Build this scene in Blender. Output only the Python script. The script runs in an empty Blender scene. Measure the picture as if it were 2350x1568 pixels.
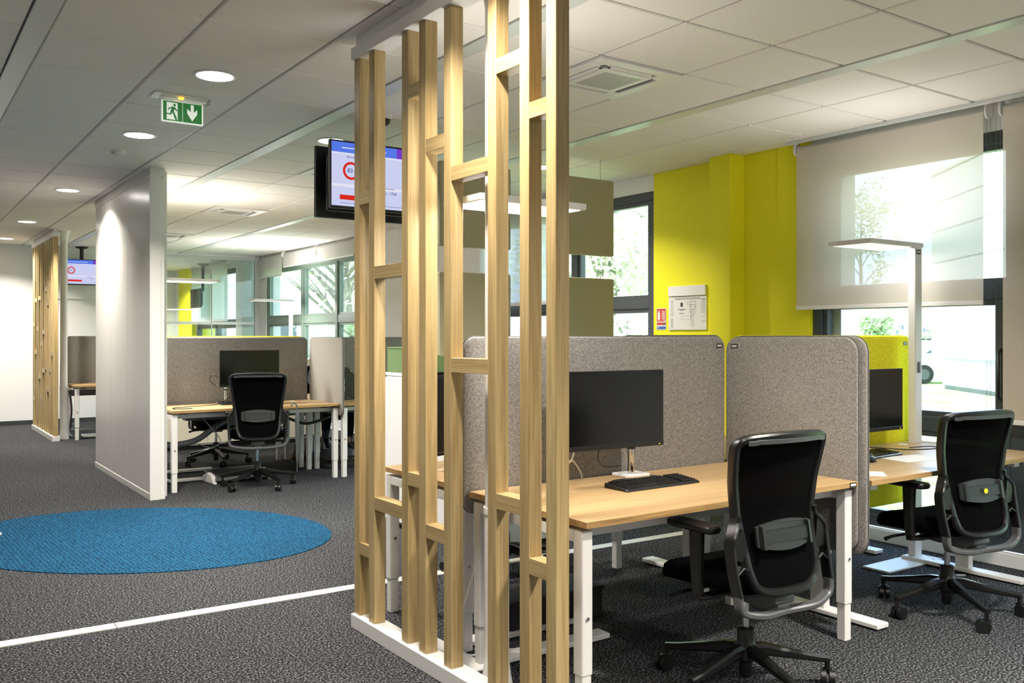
import bpy, bmesh, math, random
from mathutils import Vector, Matrix
R = math.radians
PI = math.pi
random.seed(7)
sc = bpy.context.scene
col = sc.collection

# ------------------------------------------------------------------ camera
cam_d = bpy.data.cameras.new('camera')
cam = bpy.data.objects.new('camera', cam_d)
col.objects.link(cam)
cam.location = (0, 0, 1.41)
cam.rotation_euler = (R(90), 0, -math.atan2(1445, 2080))
cam_d.sensor_width = 36.0
cam_d.lens = 36.0 * 2080 / 2350
cam_d.shift_y = -12.0 / 2350
cam_d.clip_start = 0.05
cam_d.clip_end = 400
sc.camera = cam

# ------------------------------------------------------------------ world, sun, exposure
SKY = 5.8
w = bpy.data.worlds.new('world')
sc.world = w
w.use_nodes = True
nt = w.node_tree
nt.nodes.clear()
wo = nt.nodes.new('ShaderNodeOutputWorld')
bg = nt.nodes.new('ShaderNodeBackground')
tc = nt.nodes.new('ShaderNodeTexCoord')
nz = nt.nodes.new('ShaderNodeTexNoise')
nz.inputs['Scale'].default_value = 2.2
nz.inputs['Detail'].default_value = 6
rp = nt.nodes.new('ShaderNodeValToRGB')
rp.color_ramp.elements[0].position = 0.38
rp.color_ramp.elements[0].color = (0.36, 0.56, 1.0, 1)
rp.color_ramp.elements[1].position = 0.6
rp.color_ramp.elements[1].color = (0.78, 0.89, 1.0, 1)
nt.links.new(tc.outputs['Generated'], nz.inputs['Vector'])
nt.links.new(nz.outputs['Fac'], rp.inputs['Fac'])
nt.links.new(rp.outputs['Color'], bg.inputs['Color'])
bg.inputs['Strength'].default_value = SKY
nt.links.new(bg.outputs['Background'], wo.inputs['Surface'])

sun_d = bpy.data.lights.new('sun', 'SUN')
sun_d.energy = 2.8
sun_d.angle = R(1.0)
sun_d.color = (1.0, 0.95, 0.86)
sun = bpy.data.objects.new('sun', sun_d)
col.objects.link(sun)
sun.rotation_euler = (R(48), 0, R(-118))

sc.view_settings.view_transform = 'Standard'
sc.view_settings.look = 'None'
sc.view_settings.gamma = 1.0
sc.view_settings.use_curve_mapping = False
sc.view_settings.exposure = 0.68
LAMP = 2.0
try:
    sc.cycles.use_denoising = True
    sc.cycles.max_bounces = 8
    sc.cycles.diffuse_bounces = 5
    sc.cycles.glossy_bounces = 3
    sc.cycles.transparent_max_bounces = 12
    sc.cycles.caustics_reflective = False
    sc.cycles.caustics_refractive = False
    sc.cycles.sample_clamp_indirect = 6.0
except Exception:
    pass

# ------------------------------------------------------------------ materials
def hx(h):
    h = h.lstrip('#')
    v = [int(h[i:i + 2], 16) / 255 for i in (0, 2, 4)]
    return tuple((x / 12.92 if x <= .04045 else ((x + .055) / 1.055) ** 2.4) for x in v) + (1,)

def newmat(name):
    m = bpy.data.materials.new(name)
    m.use_nodes = True
    nt = m.node_tree
    return m, nt, nt.nodes['Principled BSDF']

def mat(name, c, rough=.5, metal=0., spec=.5, emit=None, es=0., vary=.04):
    m, nt, b = newmat(name)
    b.inputs['Base Color'].default_value = hx(c)
    b.inputs['Roughness'].default_value = rough
    b.inputs['Metallic'].default_value = metal
    b.inputs['Specular IOR Level'].default_value = spec
    if emit:
        b.inputs['Emission Color'].default_value = hx(emit)
        b.inputs['Emission Strength'].default_value = es
    # very fine procedural roughness variation so that no surface is dead flat
    tc = nt.nodes.new('ShaderNodeTexCoord'); n = nt.nodes.new('ShaderNodeTexNoise')
    n.inputs['Scale'].default_value = 9
    mr = nt.nodes.new('ShaderNodeMapRange')
    mr.inputs['To Min'].default_value = max(.02, rough - vary); mr.inputs['To Max'].default_value = min(1, rough + vary)
    nt.links.new(tc.outputs['Object'], n.inputs['Vector'])
    nt.links.new(n.outputs['Fac'], mr.inputs['Value'])
    nt.links.new(mr.outputs['Result'], b.inputs['Roughness'])
    return m

def noisemat(name, c1, c2, scale, stretch=(1, 1, 1), rough=.9, bump=.0, lo=.35, hi=.65, detail=3, c3=None, dist=.01, spec=.3, see=0):
    m, nt, b = newmat(name)
    tc = nt.nodes.new('ShaderNodeTexCoord'); mp = nt.nodes.new('ShaderNodeMapping')
    mp.inputs['Scale'].default_value = stretch
    n = nt.nodes.new('ShaderNodeTexNoise')
    n.inputs['Scale'].default_value = scale
    n.inputs['Detail'].default_value = detail
    r = nt.nodes.new('ShaderNodeValToRGB')
    r.color_ramp.elements[0].position = lo; r.color_ramp.elements[0].color = hx(c1)
    r.color_ramp.elements[1].position = hi; r.color_ramp.elements[1].color = hx(c2)
    if c3:
        e = r.color_ramp.elements.new((lo + hi) / 2); e.color = hx(c3)
    nt.links.new(tc.outputs['Object'], mp.inputs['Vector'])
    nt.links.new(mp.outputs['Vector'], n.inputs['Vector'])
    nt.links.new(n.outputs['Fac'], r.inputs['Fac'])
    nt.links.new(r.outputs['Color'], b.inputs['Base Color'])
    b.inputs['Roughness'].default_value = rough
    b.inputs['Specular IOR Level'].default_value = spec
    if bump:
        bp = nt.nodes.new('ShaderNodeBump')
        bp.inputs['Strength'].default_value = bump
        bp.inputs['Distance'].default_value = dist
        nt.links.new(n.outputs['Fac'], bp.inputs['Height'])
        nt.links.new(bp.outputs['Normal'], b.inputs['Normal'])
    if see:
        t = nt.nodes.new('ShaderNodeBsdfTransparent'); mx = nt.nodes.new('ShaderNodeMixShader'); mx.inputs[0].default_value = see
        nt.links.new(b.outputs[0], mx.inputs[1]); nt.links.new(t.outputs[0], mx.inputs[2]); nt.links.new(mx.outputs[0], nt.nodes['Material Output'].inputs[0])
    return m

def woodmat(name, axis, ca, cb, cc, rough=.5, k=1.0):
    m, nt, b = newmat(name)
    tc = nt.nodes.new('ShaderNodeTexCoord')
    st = [55 * k] * 3; st['xyz'.index(axis)] = 1.6 * k
    st2 = [14 * k] * 3; st2['xyz'.index(axis)] = .7 * k
    def nz(s, sc_, det):
        mp = nt.nodes.new('ShaderNodeMapping'); mp.inputs['Scale'].default_value = s
        n = nt.nodes.new('ShaderNodeTexNoise'); n.inputs['Scale'].default_value = sc_; n.inputs['Detail'].default_value = det
        nt.links.new(tc.outputs['Object'], mp.inputs['Vector']); nt.links.new(mp.outputs['Vector'], n.inputs['Vector'])
        return n
    n1 = nz(st, 2.2, 4); n2 = nz(st2, 1.2, 2)
    mx = nt.nodes.new('ShaderNodeMath'); mx.operation = 'MULTIPLY_ADD'; mx.inputs[1].default_value = .55
    m2 = nt.nodes.new('ShaderNodeMath'); m2.operation = 'MULTIPLY'; m2.inputs[1].default_value = .45
    nt.links.new(n2.outputs['Fac'], m2.inputs[0])
    nt.links.new(n1.outputs['Fac'], mx.inputs[0]); nt.links.new(m2.outputs[0], mx.inputs[2])
    r = nt.nodes.new('ShaderNodeValToRGB')
    r.color_ramp.elements[0].position = .36; r.color_ramp.elements[0].color = hx(ca)
    r.color_ramp.elements[1].position = .66; r.color_ramp.elements[1].color = hx(cc)
    e = r.color_ramp.elements.new(.5); e.color = hx(cb)
    nt.links.new(mx.outputs[0], r.inputs['Fac'])
    nt.links.new(r.outputs['Color'], b.inputs['Base Color'])
    b.inputs['Roughness'].default_value = rough
    b.inputs['Specular IOR Level'].default_value = .4
    bp = nt.nodes.new('ShaderNodeBump'); bp.inputs['Strength'].default_value = .12; bp.inputs['Distance'].default_value = .002
    nt.links.new(n1.outputs['Fac'], bp.inputs['Height']); nt.links.new(bp.outputs['Normal'], b.inputs['Normal'])
    return m

def emis(name, c, s):
    m = bpy.data.materials.new(name); m.use_nodes = True
    nt = m.node_tree; nt.nodes.clear()
    o = nt.nodes.new('ShaderNodeOutputMaterial'); e = nt.nodes.new('ShaderNodeEmission')
    e.inputs['Color'].default_value = hx(c); e.inputs['Strength'].default_value = s
    nt.links.new(e.outputs[0], o.inputs[0])
    return m

def glassmat(name, tint='#f4faf8', refl=.07):
    m = bpy.data.materials.new(name); m.use_nodes = True
    nt = m.node_tree; nt.nodes.clear()
    o = nt.nodes.new('ShaderNodeOutputMaterial'); t = nt.nodes.new('ShaderNodeBsdfTransparent')
    g = nt.nodes.new('ShaderNodeBsdfGlossy'); g.inputs['Roughness'].default_value = .02
    lw = nt.nodes.new('ShaderNodeLayerWeight'); lw.inputs['Blend'].default_value = .12
    ml = nt.nodes.new('ShaderNodeMath'); ml.operation = 'MULTIPLY_ADD'; ml.inputs[1].default_value = .5; ml.inputs[2].default_value = refl * .5
    mx = nt.nodes.new('ShaderNodeMixShader')
    t.inputs['Color'].default_value = hx(tint)
    nt.links.new(lw.outputs['Fresnel'], ml.inputs[0]); nt.links.new(ml.outputs[0], mx.inputs[0])
    nt.links.new(t.outputs[0], mx.inputs[1]); nt.links.new(g.outputs[0], mx.inputs[2]); nt.links.new(mx.outputs[0], o.inputs[0])
    return m

def blindmat(name, c, open_=.2, trl=.35):
    m = bpy.data.materials.new(name); m.use_nodes = True
    nt = m.node_tree; nt.nodes.clear()
    o = nt.nodes.new('ShaderNodeOutputMaterial')
    t = nt.nodes.new('ShaderNodeBsdfTransparent'); d = nt.nodes.new('ShaderNodeBsdfDiffuse'); l = nt.nodes.new('ShaderNodeBsdfTranslucent')
    d.inputs['Color'].default_value = hx(c); l.inputs['Color'].default_value = hx(c)
    tc = nt.nodes.new('ShaderNodeTexCoord'); n = nt.nodes.new('ShaderNodeTexNoise'); n.inputs['Scale'].default_value = 90
    mp = nt.nodes.new('ShaderNodeMapping'); mp.inputs['Scale'].default_value = (1, 3, .15)
    mr = nt.nodes.new('ShaderNodeMapRange'); mr.inputs['To Min'].default_value = open_ * .8; mr.inputs['To Max'].default_value = open_ * 1.2
    nt.links.new(tc.outputs['Object'], mp.inputs['Vector']); nt.links.new(mp.outputs['Vector'], n.inputs['Vector']); nt.links.new(n.outputs['Fac'], mr.inputs['Value'])
    m1 = nt.nodes.new('ShaderNodeMixShader'); m1.inputs[0].default_value = trl
    m2 = nt.nodes.new('ShaderNodeMixShader')
    nt.links.new(d.outputs[0], m1.inputs[1]); nt.links.new(l.outputs[0], m1.inputs[2])
    nt.links.new(mr.outputs['Result'], m2.inputs[0])
    nt.links.new(m1.outputs[0], m2.inputs[1]); nt.links.new(t.outputs[0], m2.inputs[2]); nt.links.new(m2.outputs[0], o.inputs[0])
    return m

def leafmat(name, c1, c2):
    m, nt, b = newmat(name)
    tc = nt.nodes.new('ShaderNodeTexCoord'); n = nt.nodes.new('ShaderNodeTexNoise'); n.inputs['Scale'].default_value = 3.5
    n.inputs['Detail'].default_value = 5
    r = nt.nodes.new('ShaderNodeValToRGB')
    r.color_ramp.elements[0].position = .35; r.color_ramp.elements[0].color = hx(c1)
    r.color_ramp.elements[1].position = .68; r.color_ramp.elements[1].color = hx(c2)
    nt.links.new(tc.outputs['Object'], n.inputs['Vector']); nt.links.new(n.outputs['Fac'], r.inputs['Fac'])
    nt.links.new(r.outputs['Color'], b.inputs['Base Color']); b.inputs['Roughness'].default_value = .6
    l = nt.nodes.new('ShaderNodeBsdfTranslucent'); nt.links.new(r.outputs['Color'], l.inputs['Color'])
    mx = nt.nodes.new('ShaderNodeMixShader'); mx.inputs[0].default_value = .35
    o = nt.nodes['Material Output']
    nt.links.new(b.outputs[0], mx.inputs[1]); nt.links.new(l.outputs[0], mx.inputs[2]); nt.links.new(mx.outputs[0], o.inputs[0])
    return m

M = dict(
    white=mat('white_lacquer', '#e2e0de', .38),
    wall=mat('wall_paint', '#ebebea', .75, spec=.3),
    pearl=mat('pearl_panel', '#e6e3df', .27, spec=.6, vary=0),
    tile=noisemat('ceiling_tile', '#e6e2dc', '#ece8e2', 220, rough=.9, bump=.03, dist=.001),
    tbar=mat('grid_bar', '#8d8a85', .5),
    alu=mat('satin_strip', '#ccd0cc', .32, spec=.6),
    yellow=mat('yellow_paint', '#ece528', .6, spec=.3),
    anth=mat('anthracite_frame', '#3c4146', .42),
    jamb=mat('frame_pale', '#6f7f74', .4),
    black=mat('black_plastic', '#101011', .38),
    satin=mat('black_satin', '#0f1011', .33, spec=.5),
    fabric=noisemat('black_fabric', '#010101', '#050506', 260, rough=.95, bump=.15, dist=.002, spec=.06),
    meshf=noisemat('black_mesh', '#010102', '#060607', 420, rough=.9, bump=.2, dist=.002, spec=.05, see=.035),
    grey=mat('mechanism_grey', '#585c5e', .42),
    dgrey=mat('dark_grey_plastic', '#3a3d3f', .42),
    chrome=mat('chrome', '#d8d8d8', .12, 1.0),
    lum=mat('lumbar_grey', '#272b2b', .4),
    lumb=mat('lumbar_bar', '#1f2424', .4),
    metal=mat('cast_metal', '#606163', .42, .5),
    glass=glassmat('window_glass'),
    pglass=glassmat('partition_glass', '#eef6f2', .12),
    blind=blindmat('screen_fabric', '#d8cfc1', .10, .16),
    blindw=blindmat('white_blind_fabric', '#d9d8d2', .05, .35),
    carpet=noisemat('carpet', '#0c0c0c', '#84868a', 105, rough=1., bump=0, lo=.36, hi=.68, detail=4, c3='#333437', dist=.01, spec=.05),
    line=mat('white_strip', '#cbc7c0', .5),
    felt=noisemat('grey_felt', '#5f5c58', '#9f9b96', 240, stretch=(1, 1, .8), rough=1, lo=.3, hi=.7, detail=4, bump=.15, dist=.003, spec=.1),
    feltl=noisemat('light_grey_felt', '#7a766e', '#aaa69d', 300, rough=1, lo=.3, hi=.7, detail=5, bump=.1, dist=.002, spec=.1),
    felty=noisemat('yellow_felt', '#dbd31c', '#ebe43c', 60, rough=1, bump=.1, dist=.002, spec=.1),
    beige=mat('panel_beige', '#aea88f', .9, spec=.1),
    mon=mat('monitor_glass', '#050608', .22, spec=.5),
    paper=mat('paper', '#dddcd8', .7),
    ink=mat('ink', '#3b3d40', .7),
    red=mat('sign_red', '#c23a2c', .5),
    blue=mat('sign_blue', '#2b5fae', .5),
    green=mat('sign_green', '#1d6a2c', .5, emit='#1d6a2c', es=.35),
    signw=mat('sign_white', '#dfe6da', .5, emit='#dfe6da', es=.35),
    clear=glassmat('clear_acrylic', '#f2f4f0', .2),
    greenbox=mat('sage_green', '#6d8858', .7),
    brown=noisemat('bag_brown', '#2a2013', '#7a6233', 18, rough=.7),
    skin=mat('skin', '#c99b7d', .55),
    trouser=noisemat('trouser', '#0b0c10', '#16171c', 160, rough=.95),
    shirt=noisemat('shirt', '#39424f', '#46505e', 120, rough=.95),
    hair=noisemat('hair', '#20150e', '#3a2a1d', 120, rough=.6),
    tan=mat('turned_wood', '#c08f66', .55),
    cream=mat('cream_laminate', '#e6dfc9', .5),
    rubber=mat('rubber', '#1c1c1d', .75),
    cable=mat('cable_grey', '#55595c', .5),
    purple=emis('screen_purple', '#7b3fd0', .56),
    scr_bg=emis('screen_bg', '#d5d9fb', .56),
    scr_band=emis('screen_band', '#eceeff', .56),
    scr_blue=emis('screen_blue', '#5b7ff0', .56),
    scr_red=emis('screen_red', '#e02c20', .56),
    scr_ink=emis('screen_ink', '#3c3f8a', .5),
    led=emis('led_panel', '#fff8ee', 7.0),
    ledlow=emis('led_panel_soft', '#fff4ea', .75),
    can=emis('downlight_lens', '#fffaf2', 16.0),
    amber=emis('amber_led', '#ffb52e', 3.0),
)
M['oakz'] = woodmat('oak_vertical', 'z', '#967f54', '#ad9567', '#bea97c', .42)
M['oaky'] = woodmat('oak_rung', 'y', '#937c52', '#a99164', '#baa578', .42)
M['deskw'] = woodmat('desk_oak', 'x', '#9a7e55', '#ac8f65', '#b89c75', .38)
M['edgew'] = woodmat('desk_edge', 'x', '#86683f', '#ab8857', '#c0a06e', .5)

# the blue inset: ribbed wavy pile
def rugmat():
    m, nt, b = newmat('blue_ripple_pile')
    tc = nt.nodes.new('ShaderNodeTexCoord'); mp = nt.nodes.new('ShaderNodeMapping')
    mp.inputs['Rotation'].default_value = (0, 0, R(-3))
    wv = nt.nodes.new('ShaderNodeTexWave'); wv.wave_type = 'BANDS'; wv.bands_direction = 'X'
    wv.inputs['Scale'].default_value = 11.5; wv.inputs['Distortion'].default_value = 8; wv.inputs['Detail'].default_value = 3
    wv.inputs['Detail Scale'].default_value = 4
    r = nt.nodes.new('ShaderNodeValToRGB')
    r.color_ramp.elements[0].color = hx('#0a2d45'); r.color_ramp.elements[1].color = hx('#205778')
    nt.links.new(tc.outputs['Object'], mp.inputs['Vector']); nt.links.new(mp.outputs['Vector'], wv.inputs['Vector'])
    nt.links.new(wv.outputs['Fac'], r.inputs['Fac']); nt.links.new(r.outputs['Color'], b.inputs['Base Color'])
    b.inputs['Roughness'].default_value = 1; b.inputs['Specular IOR Level'].default_value = .1
    bp = nt.nodes.new('ShaderNodeBump'); bp.inputs['Strength'].default_value = .6; bp.inputs['Distance'].default_value = .006
    nt.links.new(wv.outputs['Fac'], bp.inputs['Height']); nt.links.new(bp.outputs['Normal'], b.inputs['Normal'])
    return m
M['rug'] = rugmat()

# ------------------------------------------------------------------ mesh helpers
class MB:
    def __init__(s):
        s.v = []; s.f = []
    def add(s, vs, fs):
        n = len(s.v); s.v += [tuple(p) for p in vs]; s.f += [tuple(i + n for i in f) for f in fs]; return s
    def box(s, x0, x1, y0, y1, z0, z1):
        vs = [(x, y, z) for z in (z0, z1) for y in (y0, y1) for x in (x0, x1)]
        return s.add(vs, [(0, 2, 3, 1), (4, 5, 7, 6), (0, 1, 5, 4), (2, 6, 7, 3), (0, 4, 6, 2), (1, 3, 7, 5)])
    def ring_loft(s, rings, cap=True, closed=True):
        n = len(rings[0]); b = len(s.v)
        for r in rings: s.v += [tuple(p) for p in r]
        for i in range(len(rings) - 1):
            for j in range(n if closed else n - 1):
                k = (j + 1) % n
                s.f.append((b + i * n + j, b + i * n + k, b + (i + 1) * n + k, b + (i + 1) * n + j))
        if cap:
            s.f.append(tuple(b + j for j in reversed(range(n))))
            s.f.append(tuple(b + (len(rings) - 1) * n + j for j in range(n)))
        return s
    def cyl(s, p0, p1, r0, r1=None, n=16):
        r1 = r0 if r1 is None else r1
        p0 = Vector(p0); p1 = Vector(p1); d = (p1 - p0).normalized()
        a = d.orthogonal().normalized(); c = d.cross(a)
        ring = lambda p, r: [p + (a * math.cos(2 * PI * i / n) + c * math.sin(2 * PI * i / n)) * r for i in range(n)]
        return s.ring_loft([ring(p0, r0), ring(p1, r1)])
    def tube(s, path, r, n=8):
        P = [Vector(p) for p in path]; rings = []; a = None
        for i, p in enumerate(P):
            t = (P[min(i + 1, len(P) - 1)] - P[max(i - 1, 0)]).normalized()
            a = t.orthogonal().normalized() if a is None else (a - t * a.dot(t)).normalized()
            c = t.cross(a); rr = r[i] if isinstance(r, (list, tuple)) else r
            rings.append([p + (a * math.cos(2 * PI * k / n) + c * math.sin(2 * PI * k / n)) * rr for k in range(n)])
        return s.ring_loft(rings)
    def sweep(s, path, wd, ht, up=(0, 1, 0), ch=.25):
        """rectangular section with chamfered corners; ht along up, wd across"""
        P = [Vector(p) for p in path]; up = Vector(up); rings = []
        for i, p in enumerate(P):
            t = (P[min(i + 1, len(P) - 1)] - P[max(i - 1, 0)]).normalized()
            sd = up.cross(t).normalized(); u = t.cross(sd).normalized()
            a = (wd[i] if isinstance(wd, (list, tuple)) else wd) / 2; b = (ht[i] if isinstance(ht, (list, tuple)) else ht) / 2
            c = min(a, b) * ch * 2
            pr = [(a - c, -b), (a, -b + c), (a, b - c), (a - c, b), (-a + c, b), (-a, b - c), (-a, -b + c), (-a + c, -b)]
            rings.append([p + sd * x + u * y for x, y in pr])
        return s.ring_loft(rings)
    def lathe(s, prof, c=(0, 0, 0), n=24):
        cx, cy, cz = c
        rings = [[(cx + r * math.cos(2 * PI * i / n), cy + r * math.sin(2 * PI * i / n), cz + z) for i in range(n)] for r, z in prof]
        return s.ring_loft(rings)
    def prism(s, poly, axis, a0, a1):
        """poly: 2-D points; axis x: (y,z), y: (x,z), z: (x,y)"""
        def P(u, v, t):
            return (t, u, v) if axis == 'x' else ((u, t, v) if axis == 'y' else (u, v, t))
        return s.ring_loft([[P(u, v, a0) for u, v in poly], [P(u, v, a1) for u, v in poly]])
    def xf(s, m):
        s.v = [tuple(m @ Vector(p)) for p in s.v]; return s
    def mesh(s, name, bevel=0, smooth=None, seg=1):
        me = bpy.data.meshes.new(name)
        me.from_pydata(s.v, [], s.f)
        bm = bmesh.new(); bm.from_mesh(me)
        bmesh.ops.recalc_face_normals(bm, faces=bm.faces)
        if bevel:
            ed = [e for e in bm.edges if len(e.link_faces) == 2 and e.calc_face_angle(0) > .5]
            bmesh.ops.bevel(bm, geom=ed, offset=bevel, segments=seg, affect='EDGES', profile=.5)
        bm.to_mesh(me); bm.free()
        if smooth:
            me.polygons.foreach_set('use_smooth', [True] * len(me.polygons))
            me.set_sharp_from_angle(angle=R(smooth))
        me.update()
        return me
    def build(s, name, m, parent=None, bevel=0, smooth=None, seg=1, loc=None):
        me = s.mesh(name, bevel, smooth, seg)
        return link(name, me, m, parent, loc)

def link(name, me, m, parent=None, loc=None):
    if m is not None:
        mm = M[m] if isinstance(m, str) else m
        me.materials.clear(); me.materials.append(mm)
    o = bpy.data.objects.new(name, me); col.objects.link(o)
    if parent is not None: o.parent = parent
    if loc is not None: o.location = loc
    return o

def box(name, m, b, parent=None, bevel=0, seg=1):
    return MB().box(*b).build(name, m, parent, bevel, seg=seg)

def tag(o, label=None, cat=None, group=None, kind=None):
    if label: o['label'] = label
    if cat: o['category'] = cat
    if group: o['group'] = group
    if kind: o['kind'] = kind
    return o

def thing(name, label, cat, loc=(0, 0, 0), rz=0, group=None):
    o = bpy.data.objects.new(name, None); col.objects.link(o)
    o.empty_display_size = .1
    o.location = loc; o.rotation_euler = (0, 0, rz)
    return tag(o, label, cat, group)

def struct(o):
    o['kind'] = 'structure'; return o

def copy_tree(o, parent=None):
    c = o.copy(); col.objects.link(c)
    if parent is not None: c.parent = parent
    for ch in o.children: copy_tree(ch, c)
    return c

def rrect(x0, x1, y0, y1, r, n=6):
    pts = []
    for cx, cy, a in ((x1 - r, y0 + r, -90), (x1 - r, y1 - r, 0), (x0 + r, y1 - r, 90), (x0 + r, y0 + r, 180)):
        for i in range(n + 1):
            t = R(a + 90 * i / n); pts.append((cx + r * math.cos(t), cy + r * math.sin(t)))
    return pts

def catmull(P, n=6, closed=False):
    out = []; N = len(P); P = [Vector(p) for p in P]
    rng = range(N) if closed else range(N - 1)
    for i in rng:
        g = (lambda k: P[k % N]) if closed else (lambda k: P[max(0, min(N - 1, k))])
        a, b, c, d = g(i - 1), g(i), g(i + 1), g(i + 2)
        for k in range(n):
            t = k / n
            out.append(.5 * ((2 * b) + (c - a) * t + (2 * a - 5 * b + 4 * c - d) * t * t + (3 * b - a - 3 * c + d) * t ** 3))
    if not closed: out.append(P[-1])
    return out

_dg = None
def text(s, size, m, parent, matrix, name='lettering', align='CENTER', ext=.0004):
    cu = bpy.data.curves.new('t', 'FONT'); cu.body = s; cu.size = size; cu.align_x = align; cu.align_y = 'CENTER'; cu.extrude = ext
    cu.resolution_u = 3
    ob = bpy.data.objects.new('t', cu); col.objects.link(ob)
    dg = bpy.context.evaluated_depsgraph_get(); dg.update()
    me = bpy.data.meshes.new_from_object(ob.evaluated_get(dg))
    bpy.data.objects.remove(ob); bpy.data.curves.remove(cu)
    me.transform(matrix)
    return link(name, me, m, parent)

# text frames: facing -Y (read from the camera side), facing -X
def fY(x, y, z): return Matrix.Translation((x, y, z)) @ Matrix.Rotation(R(90), 4, 'X')
def fX(x, y, z): return Matrix.Translation((x, y, z)) @ Matrix.Rotation(R(-90), 4, 'Z') @ Matrix.Rotation(R(90), 4, 'X')

# ================================================================== STRUCTURE
XL, XW, YB, YF, HC = -2.6, 5.68, -2.4, 16.3, 2.86
floor = struct(box('floor', 'carpet', (XL, 5.64, YB, YF, -.12, 0)))
# white inlaid line across the carpet, in two lengths
ln = struct(MB().box(XL, .93, -.043, .043, 0, .004).build('trim_1', 'line', loc=(0, 4.742, 0)))
ln.rotation_euler = (0, 0, -.0245)
MB().box(.934, 4.9, -.043, .043, 0, .004).build('strip_length', 'line', ln)

# ---- ceiling
ceil = struct(box('ceiling', 'wall', (XL, 5.9, YB, YF, HC + .06, HC + .2)))
cols_ = [(-.63, -.03), (-.03, .543), (.645, 1.217), (1.217, 1.821), (1.821, 2.39), (2.495, 3.05), (3.05, 3.655), (3.655, 4.23), (4.335, 4.885), (4.885, 5.49), (5.49, 5.675)]
strips = [(.543, .645), (2.39, 2.495), (4.23, 4.335)]
rows_ = [(1.78 + .6 * k, 2.38 + .6 * k) for k in range(24)]
AC = [(3.05, 3.58), (3.05, 10.18), (3.05, 7.18), (3.05, 13.18)]
tile_me = {}
for (x0, x1) in cols_:
    for (y0, y1) in rows_:
        if any(abs(x0 - ax) < .01 and abs(y0 - ay) < .01 for ax, ay in AC): continue
        if y1 > YF: y1 = YF - .01
        wx = round(x1 - x0 - .013, 3); wy = round(y1 - y0 - .014, 3)
        if (wx, wy) not in tile_me:
            b = MB()
            a, c = wx / 2, wy / 2
            q = lambda i, z: [(-a + i, -c + i, z), (a - i, -c + i, z), (a - i, c - i, z), (-a + i, c - i, z)]
            b.ring_loft([q(0, .02), q(0, .006), q(.006, 0)])
            tile_me[(wx, wy)] = b.mesh('ceiling_tile')
        link('ceiling_tile', tile_me[(wx, wy)], 'tile', ceil, ((x0 + x1) / 2, (y0 + y1) / 2, HC))
for x in (-.03, 1.217, 1.821, 3.05, 3.655, 4.885, 5.49):
    box('grid_runner', 'tbar', (x - .012, x + .012, 1.78, YF, HC + .006, HC + .03), ceil)
for k in range(25):
    y = 1.78 + .6 * k
    if y < YF: box('grid_crossbar', 'tbar', (-.63, 5.67, y - .012, y + .012, HC + .01, HC + .03), ceil)
for a, b_ in strips:
    box('profile_strip', 'alu', (a, b_, 1.2, YF, HC - .006, HC + .03), ceil, .002)
box('plain_field', 'tile', (XL, -.63, YB, YF, HC, HC + .03), ceil)
box('plain_field', 'tile', (-.63, 5.67, YB, 1.775, HC, HC + .03), ceil)

# ---- walls out of the picture and the end wall
struct(box('wall_left', 'wall', (XL - .15, XL, YB, YF, 0, 3)))
struct(box('wall_front', 'wall', (XL, 5.95, YB - .15, YB, 0, 3)))
wb = struct(box('wall_back', 'wall', (XL, 3.98, YF, YF + .12, 0, HC + .06)))
box('wall_cap', 'wall', (3.98, 5.9, YF, YF + .12, HC - .02, HC + .06), wb)
struct(box('baseboard_back', 'dgrey', (XL, 3.98, YF - .015, YF, 0, .07)))
# two lower wall panels either side of the dividers seen far left
box('chair_rail', 'wall', (2.05, 3.98, YF - .03, YF, 2.02, 2.06), wb)

# ---- window wall (X = 5.68)
WX0, WX1 = 5.68, 5.95
wr = struct(box('wall_right', 'wall', (WX0, WX1, 8.75, 12.0, 0, 3)))
def wpiece(y0, y1, z0, z1, name='wall_piece', m='wall', x0=WX0): return box(name, m, (x0, WX1, y0, y1, z0, z1), wr)
wpiece(-2.4, .4, 0, 3); wpiece(.4, 4.27, 2.69, 3)
wpiece(4.27, 5.95, 0, 3, 'yellow_wall_panel', 'yellow')
box('yellow_cladding', 'yellow', (WX0 - .016, WX0, 4.27, 4.565, 0, HC), wr)
box('yellow_pilaster', 'yellow', (5.512, WX0, 4.907, 5.127, 0, HC), wr, .004)
wpiece(5.95, 8.75, 2.715, 3); wpiece(5.95, 8.75, 0, .12)
wpiece(12.0, 15.95, 2.62, 3); wpiece(12.0, 15.95, 0, .8); wpiece(15.95, 16.3, 0, 3)
struct(MB().box(5.625, 5.68, .4, 4.27, 0, .085).build('baseboard_right', 'white', bevel=.004))

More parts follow.
